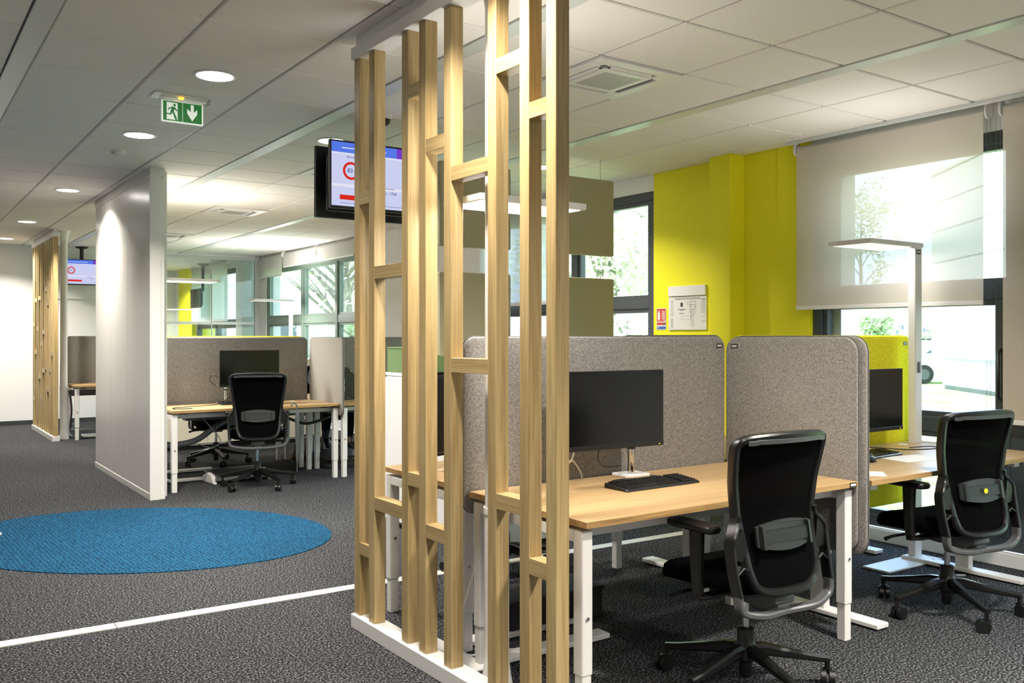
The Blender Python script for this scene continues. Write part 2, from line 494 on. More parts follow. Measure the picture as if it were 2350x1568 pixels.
def window(n, y0, y1, z0, z1, mull, trans, x=5.735, fr=.055, m='anth', stile=.06, subs=True):
    """dark framed window: y0<y1; mull = mullion centres; trans = transom (z0,z1) list"""
    wdw = struct(MB().box(x - .04, x + .06, y0, y1, z0, z0 + fr).build('window_%d' % n, m, bevel=.004))
    P = lambda nm, b: box(nm, m, b, wdw, .004)
    P('frame_head', (x - .04, x + .06, y0, y1, z1 - fr, z1))
    P('frame_jamb', (x - .04, x + .06, y0, y0 + fr, z0 + fr, z1 - fr)); P('frame_jamb', (x - .04, x + .06, y1 - fr, y1, z0 + fr, z1 - fr))
    ys = [y0 + fr] + [q for c in mull for q in (c - .04, c + .04)] + [y1 - fr]
    for c in mull: P('mullion', (x - .045, x + .06, c - .04, c + .04, z0 + fr, z1 - fr))
    zs = [z0 + fr] + [q for t in trans for q in t] + [z1 - fr]
    for t in trans:
        for i in range(0, len(ys), 2): P('transom', (x - .035, x + .055, ys[i], ys[i + 1], t[0], t[1]))
    for i in range(0, len(ys), 2):
        for j in range(0, len(zs), 2):
            a, b_, c, d = ys[i], ys[i + 1], zs[j], zs[j + 1]
            if subs:
                s = .035; q = MB()
                q.box(x - .02, x + .04, a, b_, c, c + s).box(x - .02, x + .04, a, b_, d - s, d).box(x - .02, x + .04, a, a + s, c + s, d - s).box(x - .02, x + .04, b_ - s, b_, c + s, d - s)
                q.build('sash', m, wdw)
            box('pane', 'glass', (x + .004, x + .012, a, b_, c, d), wdw)
    return wdw
w1 = window(1, 2.75, 4.27, .085, 2.69, [], [(.78, .88), (1.64, 1.74)], fr=.08)
box('lower_stile', 'anth', (5.69, 5.79, 2.83, 2.92, .165, 1.64), w1, .004)
box('outer_reveal', 'wall', (5.80, 5.97, 4.10, 4.27, 0, 2.69), w1)
wpiece(2.4, 2.75, 0, 2.69, 'dark_mullion_panel', 'anth', 5.70)
w5 = window(5, .4, 2.4, .085, 2.69, [1.4], [(.78, .88), (1.64, 1.74)], fr=.08)
w2 = window(2, 5.95, 8.75, .12, 2.715, [7.1, 7.95], [(1.66, 1.75)], fr=.075)
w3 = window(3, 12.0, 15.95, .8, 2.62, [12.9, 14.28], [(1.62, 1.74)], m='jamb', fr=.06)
# window handle of the nearest mullion
h = MB(); h.tube([(5.685, 2.885, 1.02), (5.655, 2.885, 1.04), (5.655, 2.885, 1.3), (5.685, 2.885, 1.33)], .011, 8)
h.build('handle', 'satin', w1, smooth=40)

# ---- glazed end partition of the meeting room and the room behind it
GX = 5.62
wg = struct(box('wall_glass', 'alu', (3.98, WX0, YF, YF + .06, HC - .075, HC - .02)))
box('frame_sill', 'alu', (3.98, WX0, YF, YF + .06, 0, .08), wg)
for a, b_ in ((3.98, 4.02), (5.6, 5.68)): box('frame_post', 'alu', (a, b_, YF, YF + .06, .08, HC - .075), wg)
box('glass_joint', 'alu', (4.82, 4.828, YF + .01, YF + .05, .08, HC - .075), wg)
for a, b_ in ((4.02, 4.82), (4.828, 5.6)):
    box('pane', 'pglass', (a, b_, YF + .025, YF + .035, .08, HC - .075), wg)
    box('frosted_band', 'white', (a, b_, YF + .022, YF + .024, 1.62, 1.67), wg)
struct(box('floor_meeting_room', 'carpet', (1.0, 5.9, YF + .12, 21.2, -.12, 0)))
struct(box('ceiling_meeting_room', 'tile', (1.0, 5.9, YF + .12, 21.2, HC, HC + .1)))
struct(box('wall_meeting_end', 'wall', (1.0, 5.9, 21.0, 21.15, 0, HC)))
struct(box('wall_meeting_left', 'wall', (1.0, 1.12, YF + .12, 21.0, 0, HC)))
wm = struct(box('wall_meeting_right', 'wall', (5.4, 5.9, YF + .12, 16.78, 0, HC)))
box('yellow_wall_panel', 'yellow', (5.36, 5.9, 19.55, 20.6, 0, HC), wm)
box('wall_piece', 'wall', (5.4, 5.9, 20.6, 21.0, 0, HC), wm)
box('wall_piece', 'wall', (5.4, 5.9, 16.78, 19.55, 2.7, HC), wm); box('wall_piece', 'wall', (5.4, 5.9, 16.78, 19.55, 0, .8), wm)
window(4, 16.78, 19.55, .8, 2.7, [18.2], [(1.6, 1.7)], x=5.5, m='anth')
# ---- white full-height partition with a pearl face (left of the middle)
pw = struct(box('wall_partition', 'white', (1.905, 2.005, 8.16, 10.58, .06, HC - .08)))
for a, b_ in ((8.165, 9.02), (9.025, 9.78), (9.785, 10.575)):
    box('face_panel', 'pearl', (1.888, 1.905, a, b_, .06, HC - .075), pw, .001)
box('base_rail', 'white', (1.882, 2.01, 8.15, 10.59, 0, .058), pw, .003)
box('head_rail', 'pearl', (1.882, 2.01, 8.15, 10.59, HC - .072, HC), pw, .003)
box('end_post', 'white', (1.882, 1.975, 8.145, 8.165, .0, HC), pw, .002)
box('stop_post', 'white', (2.0, 2.06, 8.29, 8.42, .0, HC), pw, .003)

# ================================================================== LARGE OBJECTS
# ---- blue carpet inset
c_, s_ = math.cos(R(-46.54)), math.sin(R(-46.54))
el = []
for i in range(96):
    t = 2 * PI * i / 96; u, v = 1.367 * math.cos(t), 1.017 * math.sin(t)
    el.append((u * c_ - v * s_, u * s_ + v * c_))
rug = MB().prism(el, 'z', 0, .005).build('rug', 'rug', loc=(1.499, 6.751, 0))
tag(rug, 'oval blue ribbed carpet set into the dark grey floor', 'rug')

# ---- slatted oak dividers
def divider(label, posts, rungs, oy, gap):
    """posts: list of (y_near) ; rungs: (index, z) between post i and i+1; local origin on floor at front of first post"""
    t = thing('slat_divider', label, 'room divider', (1.866, oy, 0), 0, 'oak slat dividers along the corridor')
    ya, yb = posts[0] + .06 + .0, posts[-1] - .02
    box('base', 'white', (0, .094, yb, ya, 0, .066), t, .002)
    box('header', 'white', (0, .094, yb, ya, 2.749, 2.806), t, .002)
    box('spacer', 'white', (.02, .074, yb + .02, ya - .02, 2.806, HC), t)
    for y in posts: 
        box('post', 'oakz', (.017, .075, y, y + .057, .066, 2.749), t, .0015)
    for i, z in rungs:
        box('rung', 'oaky', (.0172, .0748, posts[i + 1] + .057, posts[i], z - .058, z), t, .001)
    return t
P1 = [3.996, 3.836, 3.507, 3.350, 3.142, 2.816, 2.606, 2.448]
RG = [(0, 2.098), (0, .42), (1, 1.736), (1, .66), (2, 2.503), (2, .818), (3, 2.241), (3, .617), (4, 2.094), (4, 1.323), (5, 2.447), (5, .823), (6, 2.239), (6, .624)]
divider('tall oak slat divider nearest the camera, standing on a white base', [p - 2.4 for p in P1], RG, 2.4, 0)
P2 = [2.0, 1.84, 1.60, 1.45, 1.2, 1.05, .8, .62, .40, .24, .03]
RG2 = [(0, 1.62), (0, .5), (1, 1.98), (1, 1.2), (2, 1.55), (3, 2.0), (3, .85), (4, 1.33), (4, .55), (5, 1.5), (5, .95), (6, 1.0), (6, 2.1), (7, 1.9), (7, .7), (8, 2.25), (8, .98), (9, 1.2)]
divider('oak slat divider far down the corridor beyond the white partition', P2, RG2, 13.45, 0)

# ---- service columns (power poles) behind the dividers
def column(label, x, y, r=.045):
    t = thing('service_column', label, 'column', (x, y, 0))
    MB().lathe([(r + .015, 0), (r + .014, .02), (r + .008, .05), (r + .003, .09), (r, .14)], n=32).build('foot_flare', 'white', t, smooth=50)
    MB().lathe([(r, .14), (r, .70)], n=32).build('lower_shaft', 'white', t, smooth=50)
    MB().lathe([(r + .003, .70), (r + .003, .725)], n=32).build('joint_ring', 'white', t, smooth=50)
    MB().lathe([(r - .003, .725), (r - .003, HC - .14)], n=32).build('upper_shaft', 'white', t, smooth=50)
    MB().lathe([(r - .003, HC - .14), (r + .004, HC - .09), (r + .016, HC - .04), (r + .034, HC)], n=32).build('head_flare', 'white', t, smooth=50)
    return t
column('white service column close behind the near oak divider', 2.026, 3.024, .05)
column('white service column beside the far oak divider', 2.045, 13.72, .05)

# ---- desks
def desk(label, x0, x1, y0, y1, frame='n', feet=()):
    cx, cy = (x0 + x1) / 2, (y0 + y1) / 2
    t = thing('desk', label, 'desk', (cx, cy, 0), 0, 'oak topped bench desks')
    a, b_ = (x1 - x0) / 2, (y1 - y0) / 2
    top = MB().box(-a, a, -b_, b_, .715, .74).build('desktop', 'deskw', t, .0012)
    e = MB(); k = .0006
    e.box(-a - k, a + k, -b_ - k, -b_ + .001, .7155, .739).box(-a - k, a + k, b_ - .001, b_ + k, .7155, .739).box(-a - k, -a + .001, -b_, b_, .7155, .739).box(a - .001, a + k, -b_, b_, .7155, .739)
    e.build('edge_band', 'edgew', top)
    s = MB()
    for sx in (-1, 1):
        for sy in (-1, 1): s.box(sx * (a - .12) - .03, sx * (a - .12) + .03, sy * (b_ - .1) - .03, sy * (b_ - .1) + .03, .70, .715)
    s.build('spacer', 'black', t)
    if frame == 'n':
        for sx in (-1, 1):
            lx = sx * (a - .029)
            for sy in (-1, 1):
                ly = sy * (b_ - .055)
                l = box('leg', 'white', (lx - .026, lx + .026, ly - .026, ly + .026, .17, .70), t, .004)
                box('leg_extension', 'white', (lx - .0225, lx + .0225, ly - .0225, ly + .0225, 0, .17), l, .003)
                MB().cyl((lx, ly - .026, .38), (lx, ly - .031, .38), .007, n=10).build('bolt', 'chrome', l)
            box('end_rail', 'white', (lx - .026, lx + .026, -b_ + .081, b_ - .081, .655, .70), t, .003)
        box('side_rail', 'white', (-a + .056, a - .056, -b_ + .10, -b_ + .13, .66, .70), t, .002)
        box('side_rail', 'white', (-a + .056, a - .056, b_ - .13, b_ - .10, .66, .70), t, .002)
        box('cable_tray', 'grey', (-a + .25, a - .25, b_ - .28, b_ - .16, .60, .655), t, .004)
    else:
        for sx in (-1, 1):
            lx = sx * (a - .17)
            l = box('leg', 'white', (lx - .03, lx + .03, -.05, .05, .3, .66), t, .004)
            box('leg_extension', 'white', (lx - .025, lx + .025, -.042, .042, .03, .3), l, .003)
            box('foot_plate', 'white', (lx - .045, lx + .045, -b_ + .05, b_ - .03, .008, .032), t, .004)
            box('end_rail', 'white', (lx - .03, lx + .03, -b_ + .1, b_ - .1, .665, .70), t, .003)
        box('side_rail', 'white', (-a + .2, a - .2, -.04, .04, .64, .68), t, .003)
    for (fx0, fx1, fy0, fy1) in feet:
        box('foot_plate', 'white', (fx0 - cx, fx1 - cx, fy0 - cy, fy1 - cy, .006, .03), t, .004)
    return t
dA = desk('oak desk in the foreground with a keyboard and monitor on it', 2.08, 3.70, 2.525, 3.318, feet=[(2.16, 2.78, 3.2, 3.29)])
box('asset_tag', 'black', (.745, .797, -.3985, -.3973, .7175, .7375), dA); box('tag_print', 'paper', (.752, .79, -.3991, -.3985, .7225, .7325), dA)
desk('oak desk by the window under the yellow screen', 3.768, 5.48, 2.5, 3.318, 't')
desk('oak desk behind the oak divider, back to back with the foreground desk', 2.12, 3.70, 3.40, 4.22, feet=[(2.2, 2.8, 3.46, 3.55)])
desk('oak desk hidden behind the yellow screen near the yellow wall', 3.755, 5.45, 3.40, 4.2, 't')
desk('oak desk beside the white partition with a thin cable across it', 2.13, 3.741, 8.39, 9.17, feet=[(2.25, 2.95, 8.98, 9.06)])
desk('oak desk right of the pale side screen with a black box on it', 3.773, 5.35, 8.37, 9.17)
desk('oak desk on the far side of the middle grey screen', 2.13, 3.735, 9.26, 10.05, feet=[(2.3, 2.85, 9.6, 9.69)])
desk('oak desk where the seated person works', 3.775, 5.35, 9.26, 10.05)
desk('oak desk far left behind the far divider', 2.14, 3.74, 13.42, 14.2, feet=[(2.3, 2.9, 13.9, 13.98), (2.3, 2.9, 13.7, 13.78)])

# ---- fabric desk screens
def screen(label, along, p0, p1, at, z0, z1, m, th=.03, r=.06, tagpos=None, tagside=-1):
    n = 8
    t = thing('desk_screen', label, 'desk screen', ((p0 + p1) / 2, at, 0) if along == 'x' else (at, (p0 + p1) / 2, 0), 0, 'fabric desk screens')
    hw = (p1 - p0) / 2
    def poly(i): return rrect(-hw + i, hw - i, z0 + i, z1 - i, r - i * .5, n)
    b = MB(); e = .007
    def ring(i, d): return [(u, d, v) if along == 'x' else (d, u, v) for u, v in poly(i)]
    b.ring_loft([ring(e, -th / 2), ring(e * .3, -th / 2 + e * .3), ring(0, -th / 2 + e), ring(0, th / 2 - e), ring(e * .3, th / 2 - e * .3), ring(e, th / 2)])
    b.build('panel', m, t, smooth=60)
    pts = poly(0)
    pts3 = [(u, 0, v) if along == 'x' else (0, u, v) for u, v in pts]
    MB().tube(pts3 + [pts3[0]], .0032, 6).build('seam_cord', 'dgrey' if m != 'felty' else 'felty', t, smooth=60)
    if tagpos is not None:
        d = tagside * (th / 2 + .0006)
        q = MB(); tp = tagpos - ((p0 + p1) / 2); zz = z1 - .048
        if along == 'x': q.box(tp - .022, tp + .022, d - .0006, d + .0006, zz - .011, zz + .011)
        else: q.box(d - .0006, d + .0006, tp - .022, tp + .022, zz - .011, zz + .011)
        l = q.build('asset_tag', 'black', t)
        q = MB(); d2 = d + tagside * .0008
        for k, (u0, u1) in enumerate(((-.016, -.010), (-.008, -.006), (-.004, .001), (.003, .005), (.007, .009), (.011, .016))):
            if along == 'x': q.box(tp + u0, tp + u1, d2 - .0004, d2 + .0004, zz - .0055, zz + .0055)
            else: q.box(d2 - .0004, d2 + .0004, tp + u0, tp + u1, zz - .0055, zz + .0055)
        q.build('bar_code', 'paper', l)
    return t
screen('long grey felt screen behind the foreground monitor', 'x', 2.06, 3.70, 3.345, .64, 1.408, 'felt', tagpos=3.655)
screen('grey felt side screen at the right end of the foreground desk', 'y', 2.535, 3.33, 3.719, .40, 1.406, 'felt', r=.075, tagpos=3.27, th=.028)
screen('grey felt side screen doubled behind the first, edge showing', 'y', 2.505, 3.33, 3.748, .385, 1.41, 'felt', r=.075, th=.028)
screen('yellow felt screen behind the desk by the window', 'x', 3.765, 5.46, 3.345, .35, 1.412, 'felty', r=.075, tagpos=5.38)
screen('grey felt side screen showing only its top beyond the long one', 'y', 3.38, 4.18, 3.728, .64, 1.414, 'felt', r=.05)
screen('long grey felt screen behind the monitor beside the white partition', 'x', 2.12, 3.73, 9.212, .64, 1.398, 'felt', r=.05)
screen('pale grey side screen at the right end of the middle desk', 'y', 8.34, 9.18, 3.757, .62, 1.398, 'feltl', r=.05, th=.026)
screen('grey felt screen behind the black box', 'x', 3.78, 5.35, 9.212, .64, 1.398, 'felt', r=.05)
screen('yellow felt screen with only its top edge above the middle grey one', 'x', 2.12, 3.70, 9.245, .64, 1.408, 'felty', th=.03, r=.05)
screen('grey felt screen far left beside the far oak divider', 'x', 2.16, 3.74, 14.22, .64, 1.41, 'felt', r=.04)

# ---- hanging acoustic panels
def apanel(label, x0, x1, z0, z1, wire_to):
    t = thing('acoustic_panel', label, 'acoustic panel', ((x0 + x1) / 2, 5.689, z0), 0, 'hanging acoustic panels')
    a = (x1 - x0) / 2; h = z1 - z0
    MB().prism(rrect(-a, a, 0, h, .015, 4), 'y', -.02, .02).build('panel', 'beige', t, .004, 40)
    for sx in (-1, 1):
        u = sx * (a - .13)
        MB().cyl((u, 0, h), (u, 0, wire_to - z0), .0014, n=6).build('suspension_wire', 'dgrey', t)
        MB().cyl((u, 0, h), (u, 0, h + .02), .004, n=8).build('clamp', 'chrome', t)
apanel('upper left of the four hanging beige acoustic panels', 3.304, 3.928, 2.065, 2.682, HC)
apanel('lower left of the four hanging beige acoustic panels', 3.304, 3.928, 1.265, 1.88, 2.065)
apanel('upper right hanging beige acoustic panel, before the dark window frame', 4.34, 4.963, 2.067, 2.69, HC)
apanel('lower right hanging beige acoustic panel, before the dark window frame', 4.34, 4.963, 1.265, 1.883, 2.067)

# ---- blinds
def blind(label, y0, y1, zb, x=5.62, m='blind', chains=(), grp='roller blinds along the windows', zt=HC - .03, ends=(1, 1)):
    t = thing('roller_blind', label, 'blind', (x, (y0 + y1) / 2, 0), 0, grp)
    a = (y1 - y0) / 2
    MB().cyl((0, -a + .01, zt - .03), (0, a - .01, zt - .03), .024, n=20).build('roller', 'blindw', t, smooth=40)
    MB().add([(-.025, -a + .012, zb), (-.025, a - .012, zb), (-.025, a - .012, zt - .03), (-.025, -a + .012, zt - .03)], [(0, 1, 2, 3)]).build('fabric', m, t)
    MB().box(-.032, -.018, -a + .01, a - .01, zb - .025, zb + .003).build('bottom_bar', 'white', t, .003)
    for k, sy in enumerate((-1, 1)):
        if ends[k]:
            pr = rrect(-.038, .04, zt - .075, zt + .022, .035, 6)
            MB().prism([(u, v) for u, v in pr], 'y', sy * (a + .004) - .006, sy * (a + .004) + .006).build('bracket', 'white', t, .002, 40)
    for (cy, dx, zend) in chains:
        b = MB(); z = zt - .07
        while z > zend:
            for d in (0, .024):
                b.lathe([(.0004, -.0028), (.0026, 0), (.0004, .0028)], (dx, cy - (y0 + y1) / 2 + d, z), 5)
            z -= .0085
        b.tube([(dx, cy - (y0 + y1) / 2 + d, zz) for d, zz in ((0, zend), (.004, zend - .014), (.012, zend - .02), (.02, zend - .014), (.024, zend))], .002, 5)
        tag(b.build('bead_chain', 'grey', t), kind='stuff')
    return t
blind('beige screen blind drawn halfway over the window by the yellow wall', 2.93, 4.35, 1.63, chains=[(2.905, -.01, .93)])
blind('beige screen blind drawn low at the right edge of the picture', 1.35, 2.835, .90, chains=[(2.845, -.012, .92)])
blind('white blind lowered behind the hanging acoustic panels', 7.28, 8.72, 1.76, m='blindw')
blind('rolled up white blind nearest the meeting room', 14.92, 16.16, 2.47, m='blindw')
blind('middle rolled up white blind of the far window', 13.46, 14.88, 2.6, m='blindw')
blind('rolled up white blind of the far window, nearest the near divider', 12.05, 13.42, 2.6, m='blindw')
blind('white blind inside the glazed meeting room', 17.05, 19.5, 1.72, x=5.36, m='blindw')
# slim ceiling rail over the blinds
tag(MB().box(5.545, 5.57, .4, 4.4, HC - .025, HC).build('curtain_rail', 'alu', bevel=.002), 'slim metal rail on the ceiling above the beige blinds', 'rail')

# ---- floor lamps
def floor_lamp(label, hx0, hx1, hy0, hy1, px, py, base, zt=1.985, pole=(.03, .05), led='ledlow', pw=0, th=.028, up=1.1):
    t = thing('floor_lamp', label, 'floor lamp', (px, py, 0), 0, 'flat LED floor lamps')
    L = lambda x0, x1, y0, y1: (x0 - px, x1 - px, y0 - py, y1 - py)
    head = box('lamp_head', 'white', L(hx0, hx1, hy0, hy1) + (zt - th, zt), t, .002)
    box('diffuser', led, L(hx0 + .02, hx1 - .02, hy0 + .02, hy1 - .02) + (zt - th - .0015, zt - th), head)
    box('pole', 'white', (-pole[0] / 2, pole[0] / 2, -pole[1] / 2, pole[1] / 2, .012, zt - th), t, .004)
    box('base_plate', 'white', L(*base) + (0, .014), t, .004)
    box('dimmer_switch', 'dgrey', (-.012, .012, -pole[1] / 2 - .006, -pole[1] / 2, 1.18, 1.25), t, .002)
    l = bpy.data.lights.new('lamp_light', 'AREA'); l.shape = 'RECTANGLE'; l.size = hx1 - hx0 - .06; l.size_y = hy1 - hy0 - .06
    l.energy = pw * LAMP; l.color = (1, .965, .92)
    lo = bpy.data.objects.new('lamp_light', l); col.objects.link(lo); lo.parent = t
    lo.location = ((hx0 + hx1) / 2 - px, (hy0 + hy1) / 2 - py, zt - th - .006)
    u = bpy.data.lights.new('uplight', 'AREA'); u.shape = 'RECTANGLE'; u.size = l.size; u.size_y = l.size_y
    u.energy = pw * up * LAMP; u.color = (1, .965, .92)
    uo = bpy.data.objects.new('uplight', u); col.objects.link(uo); uo.parent = t
    uo.location = ((hx0 + hx1) / 2 - px, (hy0 + hy1) / 2 - py, zt + .006); uo.rotation_euler = (PI, 0, 0)
    return t
fl1 = floor_lamp('white flat floor lamp lit behind the near oak posts', 2.012, 2.575, 3.125, 3.42, 2.028, 3.37, (2.0, 2.115, 3.2, 3.66), led='led', pw=4.0, up=.45, pole=(.03, .04), zt=2.0)
fl2 = floor_lamp('white flat floor lamp standing before the beige window blind', 4.86, 5.42, 3.23, 3.53, 5.35, 3.245, (4.89, 5.47, 3.13, 3.31), pw=2, up=.9, pole=(.075, .05), zt=2.0)
box('asset_tag', 'black', (-.028, .02, -.0265, -.025, 1.925, 1.955), fl2); box('tag_print', 'paper', (-.02, .012, -.0272, -.0265, 1.935, 1.945), fl2)
fl3 = floor_lamp('white flat floor lamp shining beside the white partition', 2.2, 2.80, 9.22, 9.5, 2.16, 9.32, (2.13, 2.3, 9.2, 9.6), led='led', pw=22, up=.28, pole=(.03, .04))
fl4 = floor_lamp('slim white floor lamp in front of the far windows', 4.66, 5.3, 13.6, 13.9, 5.29, 13.72, (4.9, 5.4, 13.5, 13.8), pw=24, up=.5, pole=(.05, .05))

# ================================================================== OFFICE CHAIRS
def yb(x, z):
    k = [(.43, -.225), (.52, -.212), (.62, -.19), (.72, -.175), (.85, -.186), (1.06, -.235)]
    for (a, p), (b, q) in zip(k, k[1:]):
        if z <= b: break
    f = max(0, min(1, (z - a) / (b - a))); y = p + (q - p) * f
    return y + .045 * (x / .25) ** 2
DZ = lambda z: z - .085 + .05 * (z - .515) / .563
half = [(0, .515), (.09, .518), (.15, .54), (.178, .60), (.186, .68), (.196, .76), (.214, .88), (.23, 1.0), (.228, 1.045), (.195, 1.068), (.1, 1.076)]
OUT = half + [(0, 1.078)] + [(-x, z) for x, z in reversed(half[1:])]
OUT = [(p.x * 1.09, DZ(p.y)) for p in catmull([(x, z, 0) for x, z in OUT], 4, True)]
ZC = .75

def chair(label, loc, rz, lift=.0, base_rz=0., dot=False, jacket=False):
    t = thing('office_chair', label, 'chair', (loc[0], loc[1], 0), rz, 'black mesh office chairs')
    # base
    MB().lathe([(.024, .04), (.026, .045), (.026, .10), (.044, .112), (.05, .15), (.036, .185), (.034, .19), (.034, .235), (.022, .24)], n=20).build('hub', 'black', t, smooth=40)
    for k in range(5):
        a = base_rz + k * 2 * PI / 5; ca, sa = math.cos(a), math.sin(a)
        pth = [(r * ca, r * sa, z) for r, z in ((.025, .15), (.08, .148), (.18, .128), (.29, .108), (.345, .100))]
        l = MB().sweep(pth, [.05, .05, .042, .034, .03], [.05, .048, .036, .026, .024], up=(0, 0, 1)).build('base_leg', 'satin', t, smooth=35)
        cx, cy = .338 * ca, .338 * sa
        q = MB(); q.cyl((cx, cy, .055), (cx, cy, .10), .011, n=10)
        sw = a + 1.1 * (k + 1); dx, dy = math.cos(sw), math.sin(sw); px, py = -dy, dx
        ox, oy = cx + .016 * dx, cy + .016 * dy
        for s in (-1, 1):
            q.cyl((ox + s * .006 * px, oy + s * .006 * py, .031), (ox + s * .026 * px, oy + s * .026 * py, .031), .031, n=18)
        q.box(cx - .013, cx + .013, cy - .013, cy + .013, .045, .066)
        q.build('caster', 'black', t, smooth=40)
    MB().cyl((0, 0, .24), (0, 0, .345 + lift), .0135, n=14).build('gas_lift', 'chrome', t, smooth=40)
    z = lift
    # mechanism
    mk = MB().prism([(-.20, .415), (-.205, .385), (-.13, .35), (-.03, .355), (.03, .355), (.10, .36), (.17, .405), (.17, .42)], 'x', -.055, .055)
    mk.xf(Matrix.Translation((0, 0, z))).build('mechanism', 'grey', t, .008, 40, 2)
    MB().box(-.16, .16, -.16, .17, .41 + z, .432 + z).build('seat_pan', 'black', t, .008)
    # seat cushion
    b = MB(); rings = []
    for ins, zz in ((.035, .428), (.008, .44), (0, .462), (.006, .484), (.022, .497), (.06, .503), (.12, .503), (.19, .501)):
        pts = rrect(-.245 + ins, .245 - ins, -.165 + ins, .28 - ins, max(.09 - ins * .4, .015), 5)
        rings.append([(x, y, zz + z - .03 * max(0, (y - .1) / .17) ** 2 + .012 * (x / .245) ** 2 * (1 if zz > .47 else 0)) for x, y in pts])
    b.ring_loft(rings); b.build('seat', 'fabric', t, smooth=60)
    # back: frame round the outline, mesh panel inside
    fr = []
    N = len(OUT)
    for i in range(N):
        x, zz = OUT[i]; xa, za = OUT[i - 1]; xb, zb = OUT[(i + 1) % N]
        tx, tz = xb - xa, zb - za; L = math.hypot(tx, tz); nx, nz = tz / L, -tx / L
        y = yb(x, zz)
        th = .018 + .016 * max(0, min(1, (zz - .91) / .1))
        prof = [(-.026, .006), (-.024, .016), (.0, .02), (.006, .008), (.004, -.014), (-.004, -.02), (-.020, -.018), (-.026, -.006)]
        fr.append([(x + nx * u, y + v, zz + nz * u + z) for u, v in prof])
    fr.append(fr[0])
    MB().ring_loft(fr, cap=False).build('back_frame', 'satin', t, smooth=40)
    rings = []
    for s in (.93, .7, .45, .2, .0008):
        rings.append([(x * s, yb(x * s, ZC + (zz - ZC) * s) + .006, ZC + (zz - ZC) * s + z) for x, zz in OUT])
    r2 = [[(x, y - .008, q) for x, y, q in r] for r in rings]
    MB().ring_loft(rings[::-1] + r2, cap=False).build('back_mesh', 'meshf', t, smooth=60)
    # grey rim on the top of the frame
    top = [(x, yb(x, zz) - .021, zz - .012 + z) for x, zz in [(u / 20 * .215, 1.026 if abs(u) < 17 else 1.022) for u in range(-20, 21)]]
    MB().sweep(top, .018, .004, up=(0, 1, 0)).build('top_rim', 'dgrey', t, smooth=40)
    # lumbar support
    lens = [(x, .614 - .02 * (1 - (x / .15) ** 2)) for x in [-.15 + .03 * i for i in range(11)]] + [(x, .688 + .02 * (1 - (x / .15) ** 2)) for x in [.15 - .03 * i for i in range(11)]]
    lu = MB().ring_loft([[(x, yb(x, zz) - .016, zz + z) for x, zz in lens], [(x, yb(x, zz) - .026, zz + z) for x, zz in lens]]).build('lumbar_support', 'lum', t, smooth=35)
    MB().ring_loft([[(x, yb(x, zz) - .026, zz + z) for x, zz in rrect(-.118, .118, .626, .674, .006, 2)], [(x, yb(x, zz) - .034, zz + z) for x, zz in rrect(-.118, .118, .626, .674, .006, 2)]]).build('lumbar_bar', 'lumb', lu)
    for s in (-1, 1):
        x = s * .128
        MB().ring_loft([[(u, yb(u, v) - .024, v + z) for u, v in rrect(x - .009, x + .009, .601, .698, .0088, 4)], [(u, yb(u, v) - .042, v + z) for u, v in rrect(x - .007, x + .007, .606, .693, .0068, 4)]]).build('lumbar_grip', 'lum', lu, smooth=40)
    if dot:
        MB().cyl((.0, yb(0, .65) - .034, .65 + z), (.0, yb(0, .65) - .037, .65 + z), .0125, n=16).build('yellow_sticker', 'yellow', lu)
    # side arms of the back and the U shaped yoke
    for s in (-1, 1):
        pth = [(s * .212, yb(.21, .75) - .004, .735), (s * .222, yb(.22, .71) - .006, .70), (s * .254, -.165, .66), (s * .262, -.165, .625), (s * .262, -.18, .53), (s * .256, -.20, .44)]
        pth = [(p.x, p.y, p.z + z) for p in catmull(pth, 4)]
        a_ = MB().sweep(pth, .018, .05, up=(0, 1, 0)).build('back_arm', 'satin', t, smooth=40)
        g = MB().ring_loft([[(s * u, -.175 + d, v + z) for u, v in ((.21, .685), (.254, .65), (.258, .575), (.196, .565))] for d in (-.008, .008)])
        g.build('gusset', 'satin', a_)
        w_ = [(s * .19, yb(.18, .53) - .003, .53), (s * .22, -.185, .545), (s * .258, -.185, .52)]
        MB().sweep([(x, y, q + z) for x, y, q in w_], .01, .035, up=(0, 1, 0)).build('gusset_web', 'satin', a_)
    yk = [(-.256, -.20, .445), (-.252, -.203, .40), (-.226, -.205, .378), (-.15, -.222, .363), (-.06, -.205, .355), (0, -.195, .353), (.06, -.205, .355), (.15, -.222, .363), (.226, -.205, .378), (.252, -.203, .40), (.256, -.20, .445)]
    yk = [(p.x, p.y, p.z + z) for p in catmull(yk, 4)]
    MB().sweep(yk, .024, .042, up=(0, 1, 0)).build('yoke', 'metal', t, smooth=40)
    MB().box(-.035, .035, -.2, -.1, .35 + z, .38 + z).build('yoke_bracket', 'grey', t, .006)
    # armrests
    for s in (-1, 1):
        ar = MB().sweep([(s * .25, .02, .655 + z), (s * .25, .02, .53 + z), (s * .248, .015, .41 + z)], [.032, .032, .028], [.07, .06, .05], up=(0, 1, 0)).build('armrest', 'black', t, smooth=35)
        o = rrect(-.042, .042, -.125, .125, .03, 5)
        MB().ring_loft([[(s * .248 + x * .85, .04 + y * .95, .655 + z) for x, y in o], [(s * .248 + x, .04 + y, .663 + z) for x, y in o], [(s * .248 + x, .04 + y, .676 + z) for x, y in o], [(s * .248 + x * .9, .04 + y * .96, .683 + z) for x, y in o]]).build('arm_pad', 'satin', ar, smooth=35)
        MB().sweep([(s * .248, .015, .415 + z), (s * .26, .01, .395 + z), (s * .2, 0, .395 + z), (s * .05, 0, .40 + z)], .018, .05, up=(0, 1, 0)).build('arm_bracket', 'black', ar, smooth=35)
        MB().tube([(s * .10, .10, .395 + z), (s * .26, .12, .385 + z), (s * .30, .125, .375 + z)], [.007, .008, .011], 8).build('lever', 'black', t, smooth=40)
    return t

